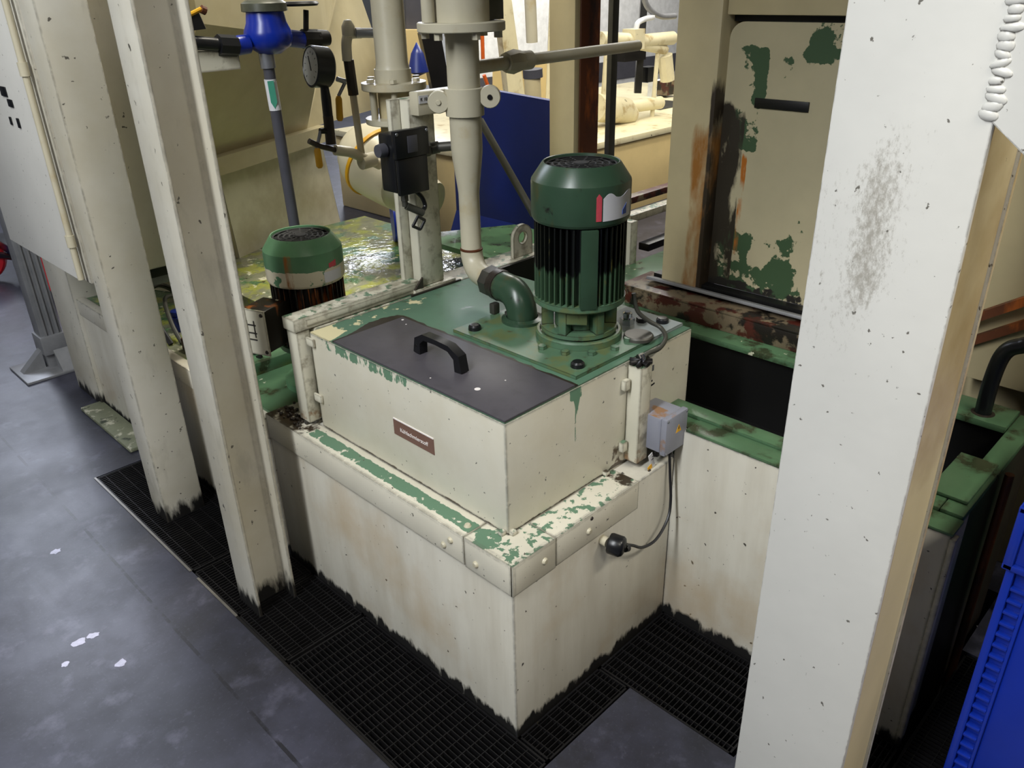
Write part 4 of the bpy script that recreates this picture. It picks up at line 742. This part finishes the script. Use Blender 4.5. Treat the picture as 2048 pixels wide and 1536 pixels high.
MB().sweep([AW(632, 78), AW(655, 76)], [.026, .022], 16).build('end_cap', M['blackmetal'], wm)
MB().sweep([AW(612, 60), AW(612, 20)], .008, 10).build('valve_stem', M['blackmetal'], wm); MB().lathe(AW(600, 12), [(.0, 0), (.05, 0), (.055, .006), (.05, .012), (0, .012)], 24).build('hand_wheel', M['blackmetal'], wm)
gp = thing('drain_pipe', 'dark grey vertical pipe with green and white flow arrow sticker, dropping behind the smaller motor', 'pipe', AW(592, 470))
MB().sweep([AW(537, 134), AW(592, 470), AW(615, 610)], .0165, 20).build('pipe_run', M['darkpipe'], gp)
MB().sweep([AW(532, 106), AW(537, 136)], .0215, 16).build('coupling', M['steel'], gp)
pa, pb_ = Vector(AW(540, 158)), Vector(AW(551, 220))
MB().sweep([pa, pb_], .0175, 20).build('sticker_sleeve', M['white'], gp)
dv = (pb_ - pa).normalized(); vd = (CAM - pa).normalized(); sd = dv.cross(vd).normalized(); fr = -sd.cross(dv)
if fr.dot(vd) < 0: fr = -fr
def onp(s_, w_): return pa.lerp(pb_, s_) + fr * .0172 + sd * w_
MB().prism([onp(.04, -.009), onp(.04, .009), onp(.72, .009), onp(.94, 0), onp(.72, -.009)], fr * .0012).build('flow_arrow', M['tealprint'], gp)
ls = thing('limit_switch', 'small black switch with yellow rod at the top just right of the nearer left post', 'switch', AW(398, 60))
MB().prism([AW(372, 30), AW(398, 26), AW(412, 58), AW(380, 62)], (.03, .06, 0)).build('switch_body', M['black'], ls); MB().sweep([AW(378, 30), AW(402, 18)], .006, 8).build('rod', M['yellow'], ls); MB().cyl(AW(402, 18), AW(411, 22), .011, seg=10).build('rod_tip', M['rust'], ls)
cbk = thing('light_bracket', 'short cream bracket just right of the nearer left post near the top', 'bracket', AW(430, 135)); m = MB()
m.prism([AW(380, 103), AW(476, 100), AW(482, 138), AW(380, 148)], (.02, .08, 0)); m.build('bracket_body', M['channel'], cbk)

# ------------------------------------------------------------------ main machine body, trough, door
mb_ = thing('machine_bed', 'cream machine bed with green rim and dark open trough on the right', 'machine', (.9, 0, Z0))
B('front_wall', 'tank', mb_, .590, .606, -.648, .003, Z0, .590, bev=.002)
B('front_wall_end', 'tank', mb_, .606, .70, -.648, -.62, Z0, .588, bev=.002)
m = MB(); m.box(.588, .652, -.652, -.026, .590, .597, bev=.002); m.build('front_rim', M['rim'], mb_)
m = MB(); m.box(.6545, .705, -.60, .0755, .592, .603, bev=.002); m.box(.607, .705, -.60, .074, .50, .592); m.build('inner_rim', M['rim'], mb_)
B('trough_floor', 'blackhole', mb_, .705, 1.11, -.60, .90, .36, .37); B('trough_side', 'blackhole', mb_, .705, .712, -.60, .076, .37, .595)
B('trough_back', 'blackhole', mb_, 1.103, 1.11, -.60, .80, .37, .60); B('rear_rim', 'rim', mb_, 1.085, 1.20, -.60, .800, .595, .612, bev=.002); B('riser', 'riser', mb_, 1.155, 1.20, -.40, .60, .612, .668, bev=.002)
B('sill', 'riser', mb_, 1.155, 1.33, -.40, .62, .668, .676, bev=.002)
m = MB(); m.obox((1.235, .08, .690), (.036, .96, .010), Matrix.Rotation(.25, 3, 'Y'), bev=.002); m.build('sill_strip', M['alu'], mb_)
B('sill_seal', 'blackhole', mb_, 1.262, 1.298, -.40, .56, .676, .70)
B('deck_end', 'rim', mb_, .655, 1.20, -.648, -.602, .588, .603, bev=.002); B('deck_patch', 'rim', mb_, .70, .90, -.640, -.56, .604, .612, bev=.002)
B('end_wall', 'debris', mb_, .70, 1.20, -.646, -.60, Z0, .588); B('corner_post', 'tank', mb_, .586, .612, -.660, -.648, Z0, .586, bev=.003)
for (x, y, r_) in ((.80, -.66, .022),): MB().cyl((x + .12, y - .002, Z0), (x + .12, y - .002, .585), .010).build('stained_pipe', M['rust'], mb_)
hnd = thing('grab_rail', 'black bent tube handle rising from the green deck right of the pillar', 'handle', (1.13, -.52, .60))
MB().sweep(smooth([(1.13, -.535, .604), (1.13, -.535, .70), (1.13, -.545, .775), (1.13, -.575, .805), (1.13, -.63, .815), (1.13, -.95, .82), (1.13, -1.4, .82)], 6), .019, 20).build('tube', M['black'], hnd); MB().lathe((1.13, -.535, .604), [(0, 0), (.035, 0), (.035, .006), (.02, .01)], 20).build('foot', M['debris'], hnd)
# machine frame and door on the right
mf = thing('machine_guard', 'cream machine frame with a paint-peeled round-cornered door behind the pillar', 'machine', (1.4, .2, .68))
B('frame_post', 'rustycream', mf, 1.25, 1.42, .372, .525, .677, 2.3, bev=.012); B('recess', 'rustycream', mf, 1.36, 1.42, -.62, .372, .677, 2.3)
m = MB(); r_ = .045; yl, yr, zb, zt_ = .372, -.40, .70, 1.482
cor = [(yl - r_ + r_ * math.cos(a), zt_ - r_ + r_ * math.sin(a)) for a in (PI / 2 * i / 6 for i in range(7))]
m.prism([(1.30, yl, zb)] + [(1.30, y, z) for y, z in cor] + [(1.30, yr, zt_), (1.30, yr, zb)], (.035, 0, 0)); m.build('door', M['doorpeel'], mf)
B('door_handle', 'blackhole', mf, 1.294, 1.300, .105, .270, 1.255, 1.282, bev=.001); B('header', 'rustycream', mf, 1.27, 1.42, -.40, .370, 1.50, 2.3, bev=.004); B('door_seal', 'blackhole', mf, 1.315, 1.36, -.40, .371, 1.482, 1.500)
# parts right of the pillar
rg = thing('rear_panel', 'cream machine panels right of the pillar with green foot', 'panel', (1.6, -.9, 0))
B('panel', 'rustycream', rg, 1.45, 1.50, -1.6, -.30, 0, 2.2, bev=.003); B('near_panel', 'rustycream', rg, 1.20, 1.24, -1.3, -.70, .56, .80, bev=.003); B('lower_foot', 'rim', rg, 1.20, 1.245, -1.3, -.70, 0, .56, bev=.003)
MB().box(1.34, 1.359, -1.2, -.42, .60, 2.2, bev=.003).build('panel', M['rustycream'], rg)
rbar = thing('rusty_brace', 'rusty diagonal angle bars right of the pillar', 'brace', (1.3, -.5, .7))
MB().obox((1.30, -.53, .86), (.03, .34, .022), Matrix.Rotation(-.62, 3, 'X')).build('angle_bar', M['rust'], rbar); MB().obox((1.33, -.55, .80), (.03, .34, .022), Matrix.Rotation(-.62, 3, 'X')).build('angle_bar', M['rust'], rbar)

# ------------------------------------------------------------------ blue crate at lower right
bc = thing('plastic_crate', 'tall blue ribbed plastic crate at the lower right corner', 'crate', (.6, -1.0, 0))
CX, CY, CZ = .45, -.775, .79
m = MB(); m.box(CX + .02, CX + .5, -1.35, CY, .0, CZ - .12, bev=.006); m.build('crate_body', M['blue'], bc)
m = MB(); m.box(CX, CX + .52, CY - .004, CY + .012, CZ - .13, CZ, bev=.003); m.box(CX, CX + .012, -1.36, CY + .012, CZ - .012, CZ, bev=.002); m.box(CX, CX + .012, -1.36, CY + .012, CZ - .13, CZ - .118, bev=.002); m.box(CX + .012, CX + .03, -1.36, CY, CZ - .13, CZ - .002)
m.box(CX + .03, CX + .52, -1.36, CY, CZ - .05, CZ - .04)
q = CY
while q > -1.35: m.box(CX, CX + .012, q - .004, q, CZ - .13, CZ, bev=.001); q -= .030
m.build('ribbed_rim', M['blue'], bc)
m = MB(); z = .02; m.box(CX + .004, CX + .02, CY - .010, CY + .004, 0, CZ - .13, bev=.002)
while z < CZ - .15: m.box(CX + .006, CX + .02, CY - .034, CY - .010, z, z + .006, bev=.001); z += .026
m.box(CX + .010, CX + .02, CY - .040, CY - .034, 0, CZ - .13, bev=.001)
m.build('edge_ribs', M['blue'], bc)

# ------------------------------------------------------------------ middle and far background
bb = thing('blue_container', 'dark blue steel container side behind the riser pipe', 'container', (1.8, 1.6, 0))
BY = 1.95
m = MB(); m.prism([(1.60, 1.95, .02), (1.60, 1.28, .02), (1.60, 1.28, 1.16), (1.60, 1.95, 1.195)], (.03, 0, 0)); m.build('side_panel', M['bluebin'], bb)
m = MB(); m.prism([(1.60, 1.95, .62), (1.45, 1.95, .30), (1.48, 1.95, .30), (1.63, 1.95, .62)], (0, -.66, 0)); m.build('sloped_skirt', M['bluebin'], bb)
MB().cyl(tuple(at(960, 240, 1.35)), tuple(at(1068, 430, 1.12)), .014, seg=12).build('stay_rod', M['oldsteel'], bb)
gl = thing('deck_ledge', 'peeling green and cream ledge behind the slim post', 'ledge', (1.3, 1.3, .5))
m = MB(); m.prism([(1.05, .925, .66), (1.44, .925, .66), (1.44, 1.40, .66), (1.05, 1.62, .66)], (0, 0, .02)); m.build('ledge_plate', M['rim'], gl); B('ledge_beam', 'channel', gl, 1.05, 1.44, .93, 1.0, .565, .66, bev=.003)
bs = thing('blue_drum', 'blue rounded drum end lying on the deck behind the slim post', 'drum', (1.35, 1.9, .5)); MB().cyl((1.20, 1.93, .655), (1.33, 1.85, .655), .095, seg=24).build('drum_body', M['blue'], bs)
rl = thing('roller_rail', 'dark guide rails with cream end post behind the big motor', 'rail', (1.9, .9, .5))
for (y, z, mt_) in ((1.10, .66, 'blackmetal'), (.95, .72, 'channel'), (.86, .62, 'blackmetal'), (1.18, .70, 'riser')): B('rail', mt_, rl, 1.65, 3.0, y, y + .05, z, z + .03, bev=.003)
B('end_post', 'channel', rl, 1.42, 1.46, .78, .84, .61, .80, bev=.002); B('corner_plate', 'rim', rl, 1.22, 1.65, .50, .79, .60, .64, bev=.003)
fp = thing('rusty_column', 'cream column with one rusted brown side behind the big motor', 'column', (1.5, 1.1, 0))
B('cream_side', 'rustycream', fp, 1.50, 1.53, 1.13, 1.255, 0, 2.3, bev=.002); B('rusted_side', 'rust', fp, 1.53, 1.64, 1.125, 1.145, 0, 2.3, bev=.002)
fq = thing('thin_column', 'thin dark grey upright bar between the rusty column and the door frame', 'column', (1.9, 1.3, 0)); B('bar', 'oldsteel', fq, 1.86, 1.90, 1.24, 1.265, 0, 2.3, bev=.002)
fb = thing('far_machine_bed', 'bright cream machine bed in the far background', 'machine', (4, 3.5, 0)); B('bed', 'beige', fb, 2.7, 6.5, 2.62, 4.6, 0, .555, bev=.01); B('table_top', 'bright', fb, 2.68, 6.5, 2.60, 4.6, .556, .60, bev=.006)
AF = lambda px, py, y=3.0: tuple(at(px, py, y))
fm = thing('far_pump_set', 'cream pump and pipework standing on the far machine bed', 'pump', AF(1270, 230))
MB().sweep([AF(1190, 215), AF(1248, 222), AF(1262, 232)], [.10, .10, .07], 20).build('pump_casing', M['bright'], fm); MB().sweep([AF(1255, 215), AF(1320, 205)], [.045, .05], 16).build('pump_shaft', M['bright'], fm)
MB().sweep([AF(1200, 78), AF(1290, 82), AF(1345, 76)], .05, 14).build('header_pipe', M['bright'], fm); MB().sweep([AF(1250, 85), AF(1330, 100)], .035, 12).build('header_pipe', M['bright'], fm)
MB().sweep([AF(1217, 90), AF(1210, 190)], .03, 10).build('leg', M['bright'], fm); MB().sweep([AF(1330, 110), AF(1335, 160)], .06, 10).build('leg', M['bright'], fm); MB().obox(Vector(AF(1267, 78)), (.12, .12, .14), Matrix.Identity(3)).build('valve_block', M['bright'], fm)
fl2 = thing('far_stand', 'slim cream stand leg with black foot on the far machine bed', 'stand', AF(1303, 248)); MB().sweep([AF(1316, 100), AF(1303, 245)], .018, 10).build('leg', M['bright'], fl2); MB().cyl(AF(1303, 243), AF(1303, 252), .03, seg=12).build('foot', M['black'], fl2)
fd = thing('far_black_post', 'black upright post on the far machine bed', 'post', AF(1275, 190)); MB().sweep([AF(1288, 0, 3.4), AF(1275, 186, 3.4)], .04, 4).build('post', M['black'], fd); MB().obox(Vector(AF(1262, 108, 3.4)), (.28, .1, .10), Matrix.Identity(3)).build('box', M['blackmetal'], fd); MB().obox(Vector(AF(1296, 148, 3.4)), (.14, .1, .12), Matrix.Identity(3)).build('box', M['black'], fd)
fh = thing('far_grey_hose', 'pale grey hose loop at the top right of the background', 'hose', AF(1310, 30)); MB().sweep(smooth([AF(1288, -10), AF(1292, 8), AF(1305, 24), AF(1325, 33), AF(1350, 32)]), .022, 12).build('hose', M['alu'], fh); MB().sweep(smooth([AF(1272, 62), AF(1276, 46), AF(1290, 38), AF(1306, 34)]), .02, 12).build('hose', M['farwhite'], fh)
fw = thing('far_white_cabinet', 'white cabinet in the far background', 'cabinet', (6.2, 5.4, 0)); B('cabinet_body', 'farwhite', fw, 4.6, 8.5, 5.2, 6.2, 0, 1.7, bev=.02); B('dark_stripe', 'darkpipe', fw, 4.6, 8.5, 5.18, 5.2, .55, .75)
ft = thing('far_grey_tray', 'grey tray with dark parts on the far machine bed', 'tray', AF(1330, 210, 3.3)); MB().obox(Vector(AF(1325, 214, 3.3)), (.5, .3, .04), Matrix.Identity(3)).build('tray', M['hexgrey'], ft); MB().obox(Vector(AF(1333, 175, 3.6)), (.16, .12, .12), Matrix.Identity(3)).build('part', M['riser'], ft); MB().obox(Vector(AF(1318, 178, 3.7)), (.22, .1, .16), Matrix.Identity(3)).build('part', M['farwhite'], ft)
# far cream frames between riser and rusty column
ff = thing('far_cream_frame', 'cream upright frame members seen between the riser and the rusty column', 'frame', AF(1040, 200, 2.9))
MB().prism([AF(995, -10, 2.9), AF(1022, -10, 2.9), AF(1050, 195, 2.9), AF(1018, 195, 2.9)], (.05, .1, 0)).build('upright', M['bright'], ff); MB().sweep([AF(1060, -10, 2.6), AF(1064, 85, 2.6)], .035, 12).build('pipe', M['pipe'], ff); MB().sweep([AF(1064, 150, 2.6), AF(1068, 230, 2.6)], .05, 14).build('pipe', M['rustycream'], ff)
MB().cyl(AF(1065, 138, 2.6), AF(1066, 155, 2.6), .06, seg=16).build('cap', M['darkpipe'], ff); MB().sweep([AF(1110, -10, 3.0), AF(1100, 240, 3.0)], .05, 4).build('upright', M['bright'], ff)
MB().prism([AF(985, 130, 3.3), AF(1150, 110, 3.3), AF(1150, 215, 3.3), AF(985, 215, 3.3)], (.1, .1, 0)).build('back_plate', M['beige'], ff)
fo = thing('far_orange_rail', 'thin orange upright behind the riser pipe', 'rail', AF(965, 110, 3.0)); MB().sweep([AF(962, -10, 3.0), AF(966, 120, 3.0)], .012, 8).build('rail', M['orange'], fo); MB().sweep([AF(968, 150, 3.0), AF(980, 185, 3.0)], .012, 8).build('rail', M['orange'], fo)
fk = thing('far_dark_machine', 'dark machine parts between the two vertical pipes', 'machine', AF(860, 120, 2.4)); MB().prism([AF(842, 70, 2.4), AF(880, 60, 2.4), AF(905, 200, 2.4), AF(870, 200, 2.4)], (.1, .15, 0)).build('dark_cover', M['blackmetal'], fk); MB().lathe(AF(836, 130, 2.2), [(0, -.05), (.05, -.03), (.03, .05), (0, .10)], 14).build('blue_cone', M['bluebin'], fk)
MB().prism([AF(812, -10, 2.8), AF(850, -10, 2.8), AF(850, 60, 2.8), AF(812, 60, 2.8)], (.05, .1, 0)).build('grey_panel', M['darkpipe'], fk); MB().prism([AF(810, 60, 2.7), AF(870, 60, 2.7), AF(870, 170, 2.7), AF(810, 170, 2.7)], (.05, .1, 0)).build('tan_panel', M['beige'], fk)

# overhead platform added outside the frame to shade the machine
op = thing('overhead_blocker', 'steel platform added above the machine to shade it, out of view', 'blocker', (1.2, .8, 2.35)); B('blocker_slab', 'hopper', op, -.06, 2.6, -1.3, 1.25, 2.36, 2.42); B('blocker_beam', 'cream', op, -.22, -.08, -1.0, 3.2, 2.36, 2.5)
